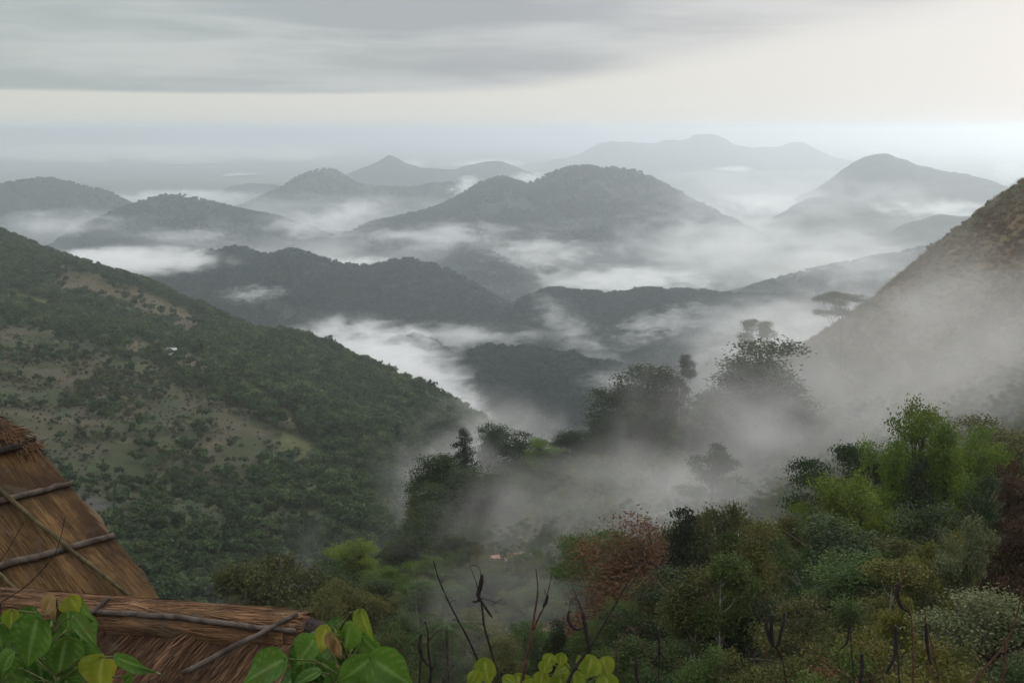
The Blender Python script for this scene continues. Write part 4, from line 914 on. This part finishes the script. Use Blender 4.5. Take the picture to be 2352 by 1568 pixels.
# walls below the eaves
A = Acc(); c0 = on_plane(-300, 1900, *plL); c1 = on_plane(380, 1800, *plL); b0 = c0 + np.array([0, .5, -.1]); b1 = c1 + np.array([-.1, .4, -.1]); b2 = b1 + np.array([-.3, 2.6, -1.9]); b3 = b0 + np.array([-.3, 2.6, -1.9]); dz = np.array([0, 0, -3.2])
A.add([b0, b1, b2, b3, b0 + dz, b1 + dz, b2 + dz, b3 + dz], [(0, 1, 5, 4), (1, 2, 6, 5), (2, 3, 7, 6), (3, 0, 4, 7)]); hmesh('wall', A, 'pole_wood')

# ------------------------------------------------------------------ big-leaved plants in front
def one_leaf(A, veins, b, tp, wpx, D, roll=0.0, dz=0.0, droop=.2, tint=.5, fold=.42):
    P0 = at(b[0], b[1], D); P1 = at(tp[0], tp[1], D + dz); ax = P1 - P0; L_ = np.linalg.norm(ax); ax /= L_
    vd = P0 - np.array([0, 0, CAMZ]); vd /= np.linalg.norm(vd); sd_ = np.cross(ax, vd); sd_ /= np.linalg.norm(sd_); nrm = np.cross(sd_, ax)
    if np.dot(nrm, vd) > 0: nrm = -nrm
    s2 = sd_ * math.cos(roll) + nrm * math.sin(roll); n2 = nrm * math.cos(roll) - sd_ * math.sin(roll); W = wpx * 1.2 / FPX * D
    nt, nu = 22, 13; V = []; vv = []; tt = []
    g = np.random.default_rng(int(b[0] * 7 + b[1])); ph = g.uniform(0, 6)
    for i in range(nt):
        t_ = i / (nt - 1); tb = t_ - 0.06 * (1 - t_)
        hw = W / 2 * (max(0.0, math.sin(math.pi * t_ ** .60)) ** .8) * (1 - .12 * t_)
        if t_ > .5: hw *= 1 - ((t_ - .5) / .5) ** 1.3 * .62
        for j in range(nu):
            u = -1 + 2 * j / (nu - 1); back = -.10 * L_ * (abs(u) ** 1.5) * max(0, 1 - t_ * 2.5)
            p = P0 + ax * (L_ * t_ + back) + s2 * hw * u + n2 * (-abs(u) * hw * fold * .0 + hw * (abs(u) ** 1.6) * fold - droop * L_ * t_ * t_ + .035 * L_ * math.sin(5 * t_ + u * 2.5 + ph) + .02 * L_ * math.sin(11 * t_ + ph) * abs(u))
            V.append(p); sv = (t_ - abs(u) * .22) * 7; f_ = abs((sv % 1) - .5)
            vv.append(1.0 if abs(u) < .05 else (max(0, 1 - (0.5 - f_) * 9) * .75 if abs(u) > .05 else 0)); tt.append(np.clip(tint + .12 * math.sin(ph + 3 * t_) + .1 * u, 0, 1))
    F = [(i * nu + j, i * nu + j + 1, (i + 1) * nu + j + 1, (i + 1) * nu + j) for i in range(nt - 1) for j in range(nu - 1)]
    A.add(V, F, tt); veins += vv; return P0
def plant(label, D, root_px, sets, name='leafy_plant'):
    rp = at(root_px, 1568, D); gz = float(h_near(rp[0], rp[1])); base = np.array([rp[0], rp[1], gz]); e = empty(name, base); tag(e, label, 'plant')
    S = Acc(); node = at(root_px, 1600, D)
    S.tube([base - np.array([0, 0, .2]), base * .5 + node * .5 + np.array([.03, 0, 0]), node], [.012, .010, .007], 6)
    ytop = min(q[0][1] for _p, _m, l_ in sets for q in l_) + 25; sway = [(root_px + 14 * math.sin(j * 1.3 + root_px), 1600 + (ytop - 1600) * j / 6) for j in range(7)]
    S.tube([at(x, y, D + .03) for x, y in sway], np.linspace(.006, .0025, 7), 6)
    M_ = __import__('mathutils').Matrix.Translation(-Vector(base))
    for part, mat, lst in sets:
        A = Acc(); vn = []
        for q in lst:
            b, tp, wpx = q[:3]; kw = q[3] if len(q) > 3 else {}
            st_ = kw.pop('stem', True); dd = D + kw.pop('d', random.uniform(-.12, .12)); P0 = one_leaf(A, vn, b, tp, wpx, dd, **kw)
            if not st_ and random.random() < .75: continue
            jn = min(max((1600 - (b[1] + 45)) / max(1600 - ytop, 1) * 6, 0), 6); j0 = min(int(jn), 5); nd = at(sway[j0][0] + (sway[j0 + 1][0] - sway[j0][0]) * (jn - j0), sway[j0][1] + (sway[j0 + 1][1] - sway[j0][1]) * (jn - j0), D + .03)
            mid = (P0 + nd) / 2 + np.array([0, .01, .012]); S.tube([nd, nd * .6 + mid * .4, mid, P0 * .6 + mid * .4, P0], [.003, .0026, .0022, .0018, .0015], 5)
        me = mesh_from(part, np.concatenate(A.V), A.F, MAT[mat], {'tint': np.concatenate(A.A), 'vein': np.array(vn)}, True); me.transform(M_); link(part, me, e)
    me = S.mesh('stem', MAT['leaf_stem']); me.transform(M_); link('stem', me, e)
r_ = dict
def filler(poly, n, seed, d0=.12, d1=.4):
    g = np.random.default_rng(seed); out = []; X0 = [q[0] for q in poly]; Y0 = [q[1] for q in poly]
    while len(out) < n:
        x, y = g.uniform(min(X0), max(X0)), g.uniform(min(Y0), max(Y0))
        if not inside(np.array(x), np.array(y), poly): continue
        a = g.normal() * .7; L_ = g.uniform(60, 115); out.append(((x, y), (x + math.sin(a) * L_, y + math.cos(a) * L_), L_ * g.uniform(.55, .75), r_(roll=g.normal() * .5, tint=float(g.uniform(0, .45)), d=g.uniform(d0, d1), stem=False, dz=g.normal() * .02)))
    return out
plant('big-leaved green plant in front of the thatch at the left edge', 2.4, 120, [
 ('foliage', 'leaf_big', [((84, 1419), (56, 1545), 88, r_(roll=.2, tint=.45)), ((151, 1467), (134, 1568), 78, r_(roll=-.25, tint=.4)), ((155, 1394), (157, 1458), 44, r_(roll=.3, tint=.6)), ((182, 1372), (205, 1435), 32, r_(roll=.7, tint=.5)), ((172, 1417), (231, 1483), 54, r_(roll=-.5, tint=.6, d=.06)), ((31, 1500), (-10, 1545), 44, r_(roll=.7, tint=.35)), ((17, 1500), (5, 1575), 55, r_(roll=-.4, tint=.15, d=.15)), ((90, 1510), (96, 1590), 60, r_(roll=.3, tint=.05, d=.2)), ((168, 1481), (209, 1525), 44, r_(roll=.2, tint=.02, d=.15)), ((269, 1506), (362, 1557), 34, r_(roll=.6, tint=.35)), ((302, 1551), (278, 1575), 24, r_(roll=.2)), ((118, 1425), (110, 1480), 52, r_(roll=.1, tint=.2, d=.15)), ((190, 1440), (185, 1500), 46, r_(roll=-.2, tint=.15, d=.18)), ((60, 1560), (40, 1620), 60, r_(tint=.2)), ((150, 1560), (170, 1620), 60, r_(tint=.1))] + filler([(-30, 1430), (60, 1400), (110, 1385), (200, 1400), (225, 1480), (215, 1590), (-30, 1590)], 22, 5)),
 ('young_foliage', 'leaf_young', [((160, 1370), (182, 1408), 42, r_(roll=.3, tint=.5)), ((142, 1385), (170, 1404), 26, r_(roll=.5, tint=.8)), ((28, 1401), (22, 1455), 38, r_(roll=.2, tint=.15)), ((236, 1508), (222, 1600), 84, r_(roll=.5, tint=.3, fold=.6)), ((240, 1520), (262, 1580), 40, r_(roll=-.7, tint=.9))]),
 ('limp_foliage', 'leaf_limp', [((122, 1371), (94, 1418), 36, r_(roll=.5)), ((125, 1390), (122, 1440), 24, r_(roll=.9))])])
plant('big-leaved green plant with a limp yellow leaf, over the end of the thatch ridge', 2.3, 790, [
 ('foliage', 'leaf_big', [((651, 1512), (545, 1572), 74, r_(roll=.25, tint=.5)), ((722, 1466), (674, 1532), 62, r_(roll=.3, tint=.75)), ((802, 1432), (793, 1512), 56, r_(roll=-.2, tint=.85)), ((833, 1464), (878, 1510), 50, r_(roll=.5, tint=.5)), ((852, 1512), (955, 1582), 92, r_(roll=.15, tint=.6)), ((850, 1512), (768, 1578), 70, r_(roll=-.3, tint=.4)), ((732, 1543), (655, 1572), 30, r_(roll=.6, tint=.3)), ((812, 1500), (798, 1556), 46, r_(roll=.4, tint=.1, d=.15)), ((846, 1478), (826, 1530), 50, r_(roll=.2, tint=.05, d=.15)), ((880, 1500), (912, 1540), 50, r_(roll=-.4, tint=.55, d=.06)), ((700, 1520), (690, 1575), 50, r_(roll=.3, tint=.05, d=.2)), ((870, 1545), (890, 1600), 70, r_(roll=-.2, tint=.25, d=.08)), ((780, 1550), (770, 1610), 60, r_(roll=.2, tint=.15, d=.05))] + filler([(640, 1530), (690, 1470), (760, 1440), (840, 1430), (880, 1490), (930, 1560), (930, 1600), (620, 1600)], 22, 6)),
 ('young_foliage', 'leaf_young', [((750, 1439), (733, 1505), 40, r_(roll=.3, tint=.6)), ((827, 1402), (852, 1478), 38, r_(roll=.5, tint=.05)), ((790, 1445), (768, 1475), 20, r_(roll=.9, tint=.3))]),
 ('limp_foliage', 'leaf_limp', [((760, 1455), (781, 1520), 34, r_(roll=.5)), ((768, 1470), (765, 1535), 20, r_(roll=1.0))])])
plant('small plant with one upright yellow-green leaf at the bottom edge', 3.4, 1120, [('foliage', 'leaf_young', [((1112, 1514), (1124, 1580), 48, r_(roll=.2, tint=.1)), ((1160, 1552), (1192, 1578), 28, r_(roll=.4, tint=.0)), ((1095, 1540), (1080, 1580), 36, r_(roll=-.3, tint=.05))])])
plant('clump of rounded yellow-green leaves at the bottom edge among dark stalks', 4.0, 1320, [('foliage', 'leaf_young', [((1266, 1502), (1254, 1536), 32, r_(tint=.1)), ((1290, 1500), (1285, 1532), 28, r_(tint=.15)), ((1256, 1518), (1246, 1554), 32, r_(tint=.05)), ((1246, 1543), (1240, 1580), 36, r_(tint=.1)), ((1305, 1528), (1268, 1548), 26, r_(tint=.0)), ((1360, 1508), (1344, 1562), 58, r_(roll=.2, tint=.05)), ((1384, 1512), (1402, 1562), 42, r_(roll=-.3, tint=.1)), ((1392, 1548), (1398, 1600), 50, r_(tint=.0)), ((1190, 1548), (1196, 1600), 60, r_(tint=.05)), ((1318, 1542), (1322, 1590), 50, r_(tint=.0)), ((1338, 1506), (1324, 1518), 14, r_(tint=.2)), ((1290, 1548), (1285, 1600), 50, r_(tint=.05)), ((1220, 1560), (1215, 1600), 40, r_(tint=.1))])])

# ------------------------------------------------------------------ dry stalks with dark seed pods
def curve(pts, D, n=18, wob=0.0):
    P = np.array([at(x, y, D) for x, y in pts]); m = len(P); s_ = np.linspace(0, m - 1, n); out = []
    for s0 in s_:
        i = min(int(s0), m - 2); f = s0 - i; p0 = P[max(i - 1, 0)]; p1 = P[i]; p2 = P[i + 1]; p3 = P[min(i + 2, m - 1)]
        out.append(.5 * (2 * p1 + (p2 - p0) * f + (2 * p0 - 5 * p1 + 4 * p2 - p3) * f * f + (3 * p1 - p0 - 3 * p2 + p3) * f ** 3))
    return np.array(out)
def stalk(label, D, stems, pods=(), mat='twig_dark'):
    """stems: lists of picture places from tip to foot with half-widths; the first one runs on down to the ground"""
    f0 = stems[0][0][-1]; ft = at(f0[0], f0[1], D); gz = float(h_near(ft[0], ft[1])); base = np.array([ft[0] + .05, ft[1], gz]); e = empty('dry_stalk', base); tag(e, label, 'dry stalk')
    M_ = __import__('mathutils').Matrix.Translation(-Vector(base)); A = Acc(); k = D / FPX
    for i, (pts, r0, r1) in enumerate(stems):
        P = curve(pts, D); rr = np.linspace(r0, r1, len(P)) * k * (1 + .15 * np.sin(np.arange(len(P)) * 2.1))
        if i == 0 and gz < P[-1][2]: P = np.vstack([P, (P[-1] + base) / 2 + np.array([.02, 0, 0]), base - np.array([0, 0, .1])]); rr = np.append(rr, [r1 * k, r1 * k * 1.2])
        A.tube(P, rr, 6)
    g = np.random.default_rng(int(abs(stems[0][0][0][0]))); Q = curve(stems[0][0], D)
    for q in range(3):
        b_ = Q[g.integers(4, 15)]; d_ = np.array([g.choice([-1, 1]) * g.uniform(.5, 1), g.normal() * .4, g.uniform(.2, .9)]); ln = g.uniform(8, 30) * k
        A.tube([b_, b_ + d_ * ln * .5 + np.array([0, 0, ln * .08]), b_ + d_ * ln], [stems[0][1] * k * .8, .7 * k, .4 * k], 5)
    me = A.mesh('stem', MAT[mat]); me.transform(M_); link('stem', me, e)
    for pts, r0 in pods:
        A = Acc(); P = curve(pts, D - .01, 16); q = np.linspace(0, 1, 16); A.tube(P, r0 * k * (np.sin(np.pi * np.clip(q * .92 + .06, 0, 1)) ** .45) * (1 + .12 * np.sin(q * 30)), 7)
        me = A.mesh('seed_pod', MAT['twig_dark']); me.transform(M_); link('seed_pod', me, e)
stalk('long bare leaning stalk, pointed, crossing the fog left of a pod-bearing stalk', 4.2, [([(995, 1285), (1010, 1335), (1040, 1400), (1075, 1465), (1100, 1520), (1128, 1572)], 1.3, 3.6), ([(1056, 1432), (1046, 1422), (1040, 1424)], .8, .8)])
stalk('stalk topped by a fat dark pod and a thin loop, standing before the fog', 4.0, [([(1104, 1372), (1108, 1400), (1113, 1440), (1130, 1500), (1150, 1572)], 2.4, 3.6), ([(1097, 1348), (1087, 1318), (1080, 1301), (1086, 1297), (1100, 1302), (1105, 1320)], 1.0, .8), ([(1104, 1372), (1122, 1378), (1146, 1384)], .8, .6), ([(1128, 1389), (1140, 1382), (1155, 1374)], .7, .5)], [([(1107, 1318), (1105, 1340), (1099, 1364), (1103, 1382)], 6.0), ([(1104, 1376), (1116, 1396), (1131, 1418)], 3.4), ([(1102, 1372), (1094, 1381), (1084, 1380)], 2.6)])
stalk('reddish forked stalk with two upright tips', 4.0, [([(1231, 1305), (1235, 1345), (1234, 1370), (1227, 1414), (1221, 1453), (1210, 1510), (1202, 1550), (1198, 1575)], 1.2, 5.0), ([(1267, 1320), (1262, 1345), (1256, 1368), (1250, 1392), (1238, 1415), (1226, 1445)], 1.0, 2.6), ([(1251, 1352), (1252, 1362), (1257, 1370)], .9, .9)], [([(1258, 1366), (1254, 1382), (1247, 1394)], 4.2)], 'twig_brown')
stalk('stalk with a hooked dark pod like a sickle beside a thick upright pod', 3.8, [([(1340, 1412), (1347, 1450), (1351, 1480), (1345, 1498), (1330, 1520), (1314, 1545), (1300, 1580)], 3.2, 4.6), ([(1306, 1405), (1312, 1380), (1320, 1372), (1329, 1380), (1338, 1408)], .9, .9), ([(1345, 1498), (1336, 1504), (1330, 1500)], 1.4, .8)], [([(1338, 1404), (1342, 1420), (1346, 1445), (1350, 1478)], 6.0), ([(1307, 1400), (1305, 1420), (1312, 1436), (1326, 1445), (1343, 1440)], 4.0)])
stalk('long thin slanting stalk rising to the right over the rust-brown tree', 4.4, [([(1472, 1281), (1446, 1328), (1423, 1370), (1398, 1414), (1362, 1474), (1345, 1505), (1340, 1572)], 1.2, 3.0)])
stalk('thin brown stalk bent over into an arch below the rust-brown tree', 5.0, [([(1515, 1566), (1485, 1505), (1458, 1456), (1446, 1441), (1424, 1482), (1398, 1526), (1385, 1572)], 1.0, 1.8)], (), 'twig_brown')
stalk('stalk with a drooping forked pod in front of dark tree shade', 4.6, [([(1510, 1440), (1513, 1470), (1515, 1500), (1512, 1572)], 1.2, 1.6)], [([(1511, 1442), (1514, 1470), (1514, 1492), (1502, 1521)], 3.8), ([(1514, 1492), (1522, 1505), (1532, 1511)], 2.6)])
stalk('short thick upright pod stalk at the bottom edge', 4.2, [([(1463, 1512), (1464, 1540), (1466, 1572)], 2.0, 3.0), ([(1464, 1566), (1472, 1568), (1480, 1567)], 1.6, 1.0)], [([(1462, 1512), (1461, 1535), (1464, 1566)], 5.0)])
stalk('stalk bearing a trident of three upcurved black pods', 4.4, [([(1778, 1486), (1790, 1494), (1800, 1530), (1806, 1572)], 2.0, 1.8)], [([(1760, 1418), (1761, 1440), (1766, 1464), (1778, 1487)], 4.4), ([(1775, 1410), (1772, 1440), (1774, 1470), (1779, 1487)], 4.8), ([(1802, 1404), (1800, 1430), (1793, 1452), (1790, 1476), (1780, 1488)], 4.4), ([(1763, 1425), (1771, 1414), (1779, 1412)], 4.5)])
stalk('stalk with one slim pod curling to the left over the dark green low tree', 4.8, [([(1950, 1424), (1955, 1480), (1962, 1572)], 1.0, 1.6)], [([(1950, 1424), (1949, 1455), (1944, 1476), (1930, 1490)], 3.2)])
stalk('stalk with a black hook-shaped pod in front of the yellow-leaved sapling', 4.2, [([(2078, 1300), (2070, 1335), (2064, 1370), (2090, 1405), (2096, 1470), (2098, 1572)], 1.2, 2.4)], [([(2063, 1338), (2061, 1362), (2068, 1388), (2088, 1405)], 5.0)], 'twig_brown')
stalk('stalk with a long dark pod swinging left at its foot', 3.9, [([(2058, 1434), (2062, 1500), (2066, 1572)], 1.2, 2.2)], [([(2057, 1436), (2058, 1470), (2054, 1508), (2034, 1547)], 5.4)])
stalk('stalk with a straight black pod hanging under the yellow-leaved sapling', 4.0, [([(2126, 1380), (2127, 1430), (2146, 1500), (2158, 1572)], 1.0, 2.4)], [([(2127, 1428), (2128, 1460), (2131, 1492), (2138, 1525)], 4.6)], 'twig_brown')
stalk('upright black pod on a short stalk left of the orange-red shrub', 4.2, [([(1979, 1506), (1978, 1535), (1976, 1572)], 1.6, 3.0)], [([(1979, 1500), (1980, 1530), (1977, 1568)], 5.0)])
stalk('reddish crooked stick reaching up to the right edge', 4.4, [([(2350, 1350), (2330, 1430), (2306, 1482), (2270, 1525), (2233, 1570)], 1.4, 3.4), ([(2306, 1464), (2309, 1500), (2303, 1570)], 2.0, 3.2)], (), 'twig_brown')
stalk('thin reddish twig slanting down right at the bottom of the wood', 5.0, [([(1830, 1478), (1880, 1510), (1935, 1545), (1972, 1570)], .8, 1.8)], (), 'twig_brown')
stalk('cluster of knotted dark stalks with an arched pod, left of the palm', 4.0, [([(976, 1426), (983, 1452), (984, 1495), (990, 1537), (987, 1572)], 1.6, 4.4), ([(956, 1450), (968, 1455), (984, 1459)], .8, 1.0), ([(1030, 1452), (1008, 1447), (984, 1472)], .8, 1.2), ([(990, 1500), (1020, 1508), (1046, 1520)], .9, .7), ([(966, 1512), (965, 1540), (963, 1572)], 2.2, 3.2), ([(1002, 1520), (996, 1530), (990, 1540)], 2.4, 2.8)], [([(967, 1456), (964, 1482), (970, 1508), (985, 1530)], 5.0)], 'twig_dark')
stalk('thin branching twig right of the yellow-tipped plant', 4.4, [([(912, 1446), (892, 1458), (876, 1462)], .8, .8), ([(888, 1460), (898, 1478), (916, 1498), (930, 1522)], .9, 1.0), ([(920, 1455), (918, 1480), (922, 1508)], .8, .9)], (), 'twig_brown')
stalk('dark arching twigs over the thatched roof', 5.2, [([(150, 1185), (133, 1255), (112, 1290), (60, 1345), (0, 1383)], .8, 1.6), ([(56, 1195), (20, 1260), (-10, 1300)], .7, 1.0)], (), 'twig_dark')

# ------------------------------------------------------------------ mist lying in the valleys, and drifting fog
def ico(n=2):
    import bmesh
    bm = bmesh.new(); bmesh.ops.create_icosphere(bm, subdivisions=n, radius=1.0); me = bpy.data.meshes.new('mist'); bm.to_mesh(me); bm.free(); return me
def mist(px, py, Y, rx, ry, rz, dens, label, scale=None, cover=.5, sharp=.9, wisp=4.4, stretch=(.6, .6, 1.7), tilt=0.0, seed=0, name='mist', step=1.0, anis=.35, colr=(1, 1, 1), detail=4.0):
    """a bank of mist: a closed shell whose inside is air of uneven density. rx, rz in picture units at Y, ry in metres"""
    k = Y / FPX; c = at(px, py, Y); rx *= k; rz *= k; scale = scale or 2.4 / max(rx * .4, rz)
    me = ico(3); o = link(name, me, None, c); o.scale = (rx, ry, rz); o.rotation_euler = (0, tilt, 0)
    m, t, out = new_mat('mist_air_%d' % len(MAT)); me.materials.append(m)
    tcn = t.node('ShaderNodeTexCoord'); g = t.node('ShaderNodeNewGeometry')
    f = t.math('SUBTRACT', 1.0, t.vec('LENGTH', tcn.outputs['Object']))
    pv = t.vec('MULTIPLY', t.vec('ADD', g.outputs['Position'], (seed * 131.7, seed * 57.3, seed * 91.1)), (scale * stretch[0], scale * stretch[1], scale * stretch[2]))
    n = t.noise(pv, 1.0, detail, .6, .6)
    e = t.math('ADD', t.math('MULTIPLY', f, 1.5), t.math('MULTIPLY', t.math('SUBTRACT', n, .5), wisp))
    dn_ = t.smooth(e, 1.0 - cover, 1.0 - cover + sharp)
    dn_ = t.math('MULTIPLY', dn_, t.smooth(f, 0.0, .3)); dn_ = t.math('MULTIPLY', dn_, dens)
    pvn = t.node('ShaderNodeVolumePrincipled'); t.l.new(dn_, pvn.inputs['Density']); pvn.inputs['Color'].default_value = (*colr, 1); pvn.inputs['Anisotropy'].default_value = anis
    t.l.new(pvn.outputs[0], out.inputs['Volume']); m.cycles.volume_step_rate = step
    tag(o, label, 'mist', kind='stuff'); return o
#      px    py    Y     rx   ry   rz   dens
mist(250, 602, 2500, 330, 330, 34, .012, 'white mist bank along the foot of the far left hills', seed=1, cover=.7, sharp=.7)
mist(800, 612, 3200, 160, 240, 26, .010, 'white mist behind the right shoulder of the three-topped ridge', seed=2, cover=.7)
mist(880, 835, 1560, 270, 150, 120, .016, 'bright white mist billowing between the left slope and the dark knoll', seed=3, cover=.75, sharp=.8, tilt=.25)
mist(1050, 930, 1300, 120, 110, 60, .016, 'white mist spilling down past the end of the left slope', seed=4, cover=.7, tilt=.5)
mist(1000, 772, 2150, 330, 160, 32, .009, 'thin mist under the three-topped ridge', seed=5, cover=.55)
mist(1320, 765, 2150, 190, 150, 70, .0065, 'mist plume slanting between the two wooded ridges', seed=6, cover=.5, sharp=1.5, tilt=.7, wisp=5)
mist(1440, 648, 3000, 270, 300, 42, .008, 'broad white mist bank under the double-topped hill', seed=7, cover=.7, sharp=.8)
mist(1230, 585, 3700, 190, 280, 62, .0055, 'ragged mist curling below the double-topped hill', seed=8, cover=.5)
mist(1010, 540, 4000, 330, 400, 40, .0045, 'thin mist streaks across the lower double-topped hill', seed=9, cover=.45)
mist(1640, 560, 3900, 330, 500, 110, .0018, 'soft mist veiling the right flank of the double-topped hill', seed=10, cover=.6)
mist(1800, 590, 3300, 470, 500, 120, .0015, 'wide pale mist filling the basin at the right', seed=11, cover=.65)
mist(2020, 610, 2800, 330, 350, 60, .0026, 'pale mist in front of the faint ridge by the brown hillside', seed=12, cover=.6)
mist(1510, 745, 2050, 170, 120, 48, .009, 'small mist patch on the wooded blue-grey ridge', seed=13, cover=.4, wisp=5.5, tilt=-.3)
mist(1790, 790, 1500, 330, 300, 110, .0035, 'pale mist behind the bushy tree, before the blue-grey ridge', seed=14, cover=.6)
mist(1420, 880, 1250, 130, 90, 36, .008, 'wisp of mist at the right shoulder of the dark knoll', seed=15, cover=.5)
mist(800, 490, 4200, 130, 250, 42, .006, 'mist patch on the slope of the conical hill', seed=16, cover=.5, tilt=-.3)
mist(1070, 440, 5900, 60, 160, 46, .010, 'white mist rising behind the left crest of the double-topped hill', seed=17, cover=.6, tilt=-.6)
mist(1215, 412, 6000, 60, 160, 24, .010, 'white mist puff in the saddle of the double-topped hill', seed=18, cover=.65)
mist(1120, 376, 10300, 110, 400, 13, .006, 'white mist cap on a faint far hill', seed=19, cover=.65)
mist(945, 375, 10300, 55, 300, 13, .005, 'mist wisp beside the small knob hill', seed=20, cover=.6)
mist(580, 675, 2380, 110, 70, 30, .010, 'mist wisp clinging to the face of the three-topped ridge', seed=21, cover=.45)
mist(120, 515, 4300, 230, 300, 46, .0035, 'thin mist streak on the rounded hill at the left edge', seed=22, cover=.5)
mist(430, 545, 3900, 170, 200, 32, .0045, 'thin mist streak on the long low hill', seed=23, cover=.5)
mist(700, 520, 4000, 160, 260, 46, .0045, 'soft mist patch between the long low hill and the conical hill', seed=24, cover=.5)
mist(1760, 470, 5600, 150, 400, 34, .006, 'bright mist streak left of the pale domed hill', seed=25, cover=.6)
mist(2160, 480, 4700, 190, 300, 32, .005, 'mist streaks on the lower pale domed hill', seed=26, cover=.55)
mist(1690, 388, 11500, 60, 500, 9, .006, 'small white mist patch on the far plain', seed=27, cover=.5, wisp=5.5)
mist(400, 455, 7600, 260, 700, 22, .003, 'pale mist lying on the plain behind the left hills', seed=28, cover=.7)
mist(2010, 345, 7400, 50, 300, 18, .004, 'faint white plume above the pale domed hill', seed=29, cover=.5)
mist(2330, 390, 4200, 60, 200, 40, .005, 'white mist at the right edge above the brown hillside', seed=30, cover=.6, tilt=-.6)
mist(330, 350, 14500, 760, 2200, 26, .0009, 'long bank of pale cloud lying along the left horizon', seed=31, cover=.65, colr=(1, .975, .91))
mist(1950, 735, 2000, 420, 350, 70, .0024, 'thin veil over the right end of the blue-grey ridge', seed=32, cover=.7)
mist(1750, 445, 4600, 480, 700, 75, .0010, 'thin veil of mist before the pale domed hill', seed=33, cover=.7)
mist(620, 590, 3300, 520, 500, 46, .0016, 'thin veil behind the three-topped ridge', seed=34, cover=.6)
mist(1176, 515, 5200, 2500, 3300, 62, .00055, 'broad patchy mist pooled low between the hills', seed=36, cover=.62, sharp=1.0, wisp=5.5, scale=.0034, stretch=(1, .7, 3.5), step=.35)
# the near fog drifting up the hillside
FOG_SHADED = (.90, .885, .865)  # greyed tint: shade from the mountain behind put into the fog's colour
def fog(px, py, Y, rx, ry, rz, dens, label, seed, tilt=0.0, cover=.75, wisp=4.6, sharp=1.1, scale=.034, stretch=(1, 1, 1.25)):
    mist(px, py, Y, rx, ry, rz, dens, label, seed=seed, tilt=tilt, cover=cover, wisp=wisp, sharp=sharp, scale=scale, stretch=stretch, name='fog', anis=.1, colr=FOG_SHADED, step=.6, detail=6.0)
fog(2010, 1000, 235, 1010, 64, 440, .0125, 'large drift of grey fog climbing the hillside from the valley', 41, -.40)
fog(1300, 1260, 215, 600, 44, 250, .0125, 'grey fog pooled in the valley behind the wooded slope', 42, -.2)
fog(2120, 730, 290, 640, 62, 430, .0040, 'thin brownish fog veiling the brown hillside', 43, wisp=5.5)
fog(820, 1420, 265, 640, 80, 190, .0055, 'thin fog along the foot of the left slope', 44, wisp=3.0, sharp=1.8)
fog(1150, 1400, 140, 420, 22, 170, .0065, 'thin fog among pale trunks at the valley bottom', 45, scale=.06)
fog(1120, 1070, 430, 330, 70, 200, .013, 'fog behind the conifer clump, before the left slope', 46)
fog(2250, 960, 180, 520, 26, 200, .007, 'fog drifting between the bright green crowns and the brown hillside', 47, scale=.055)
fog(1560, 1150, 160, 560, 24, 190, .013, 'fog lapping at the back of the wooded slope', 48, -.1, scale=.055)
fog(1750, 985, 248, 300, 16, 130, .03, 'fog hiding the feet of the large bushy tree', 51)
fog(1720, 900, 390, 420, 40, 200, .008, 'fog behind the spur trees', 49)
fog(1880, 860, 290, 400, 30, 240, .014, 'fog before the lower end of the brown hillside', 50)

# ------------------------------------------------------------------ haze: one box of pale air round everything
HX, HY0, HY1, HZ0, HZ1 = 46500, -2600, 63500, -80, 502
V = [(x, y, z) for z in (HZ0, HZ1) for y in (HY0, HY1) for x in (-HX, HX)]
hz = link('haze', mesh_from('haze', V, [(0, 2, 3, 1), (4, 5, 7, 6), (0, 1, 5, 4), (2, 6, 7, 3), (0, 4, 6, 2), (1, 3, 7, 5)]))
m, t, out = new_mat('haze_air'); pvn = t.node('ShaderNodeVolumePrincipled')
pvn.inputs['Color'].default_value = (0.89, 0.952, 1.0, 1); pvn.inputs['Density'].default_value = 1.2e-4; pvn.inputs['Anisotropy'].default_value = 0.72
t.l.new(pvn.outputs[0], out.inputs['Volume']); hz.data.materials.append(m); m.cycles.homogeneous_volume = True
tag(hz, 'thin pale blue haze filling the whole view', 'haze', kind='stuff')
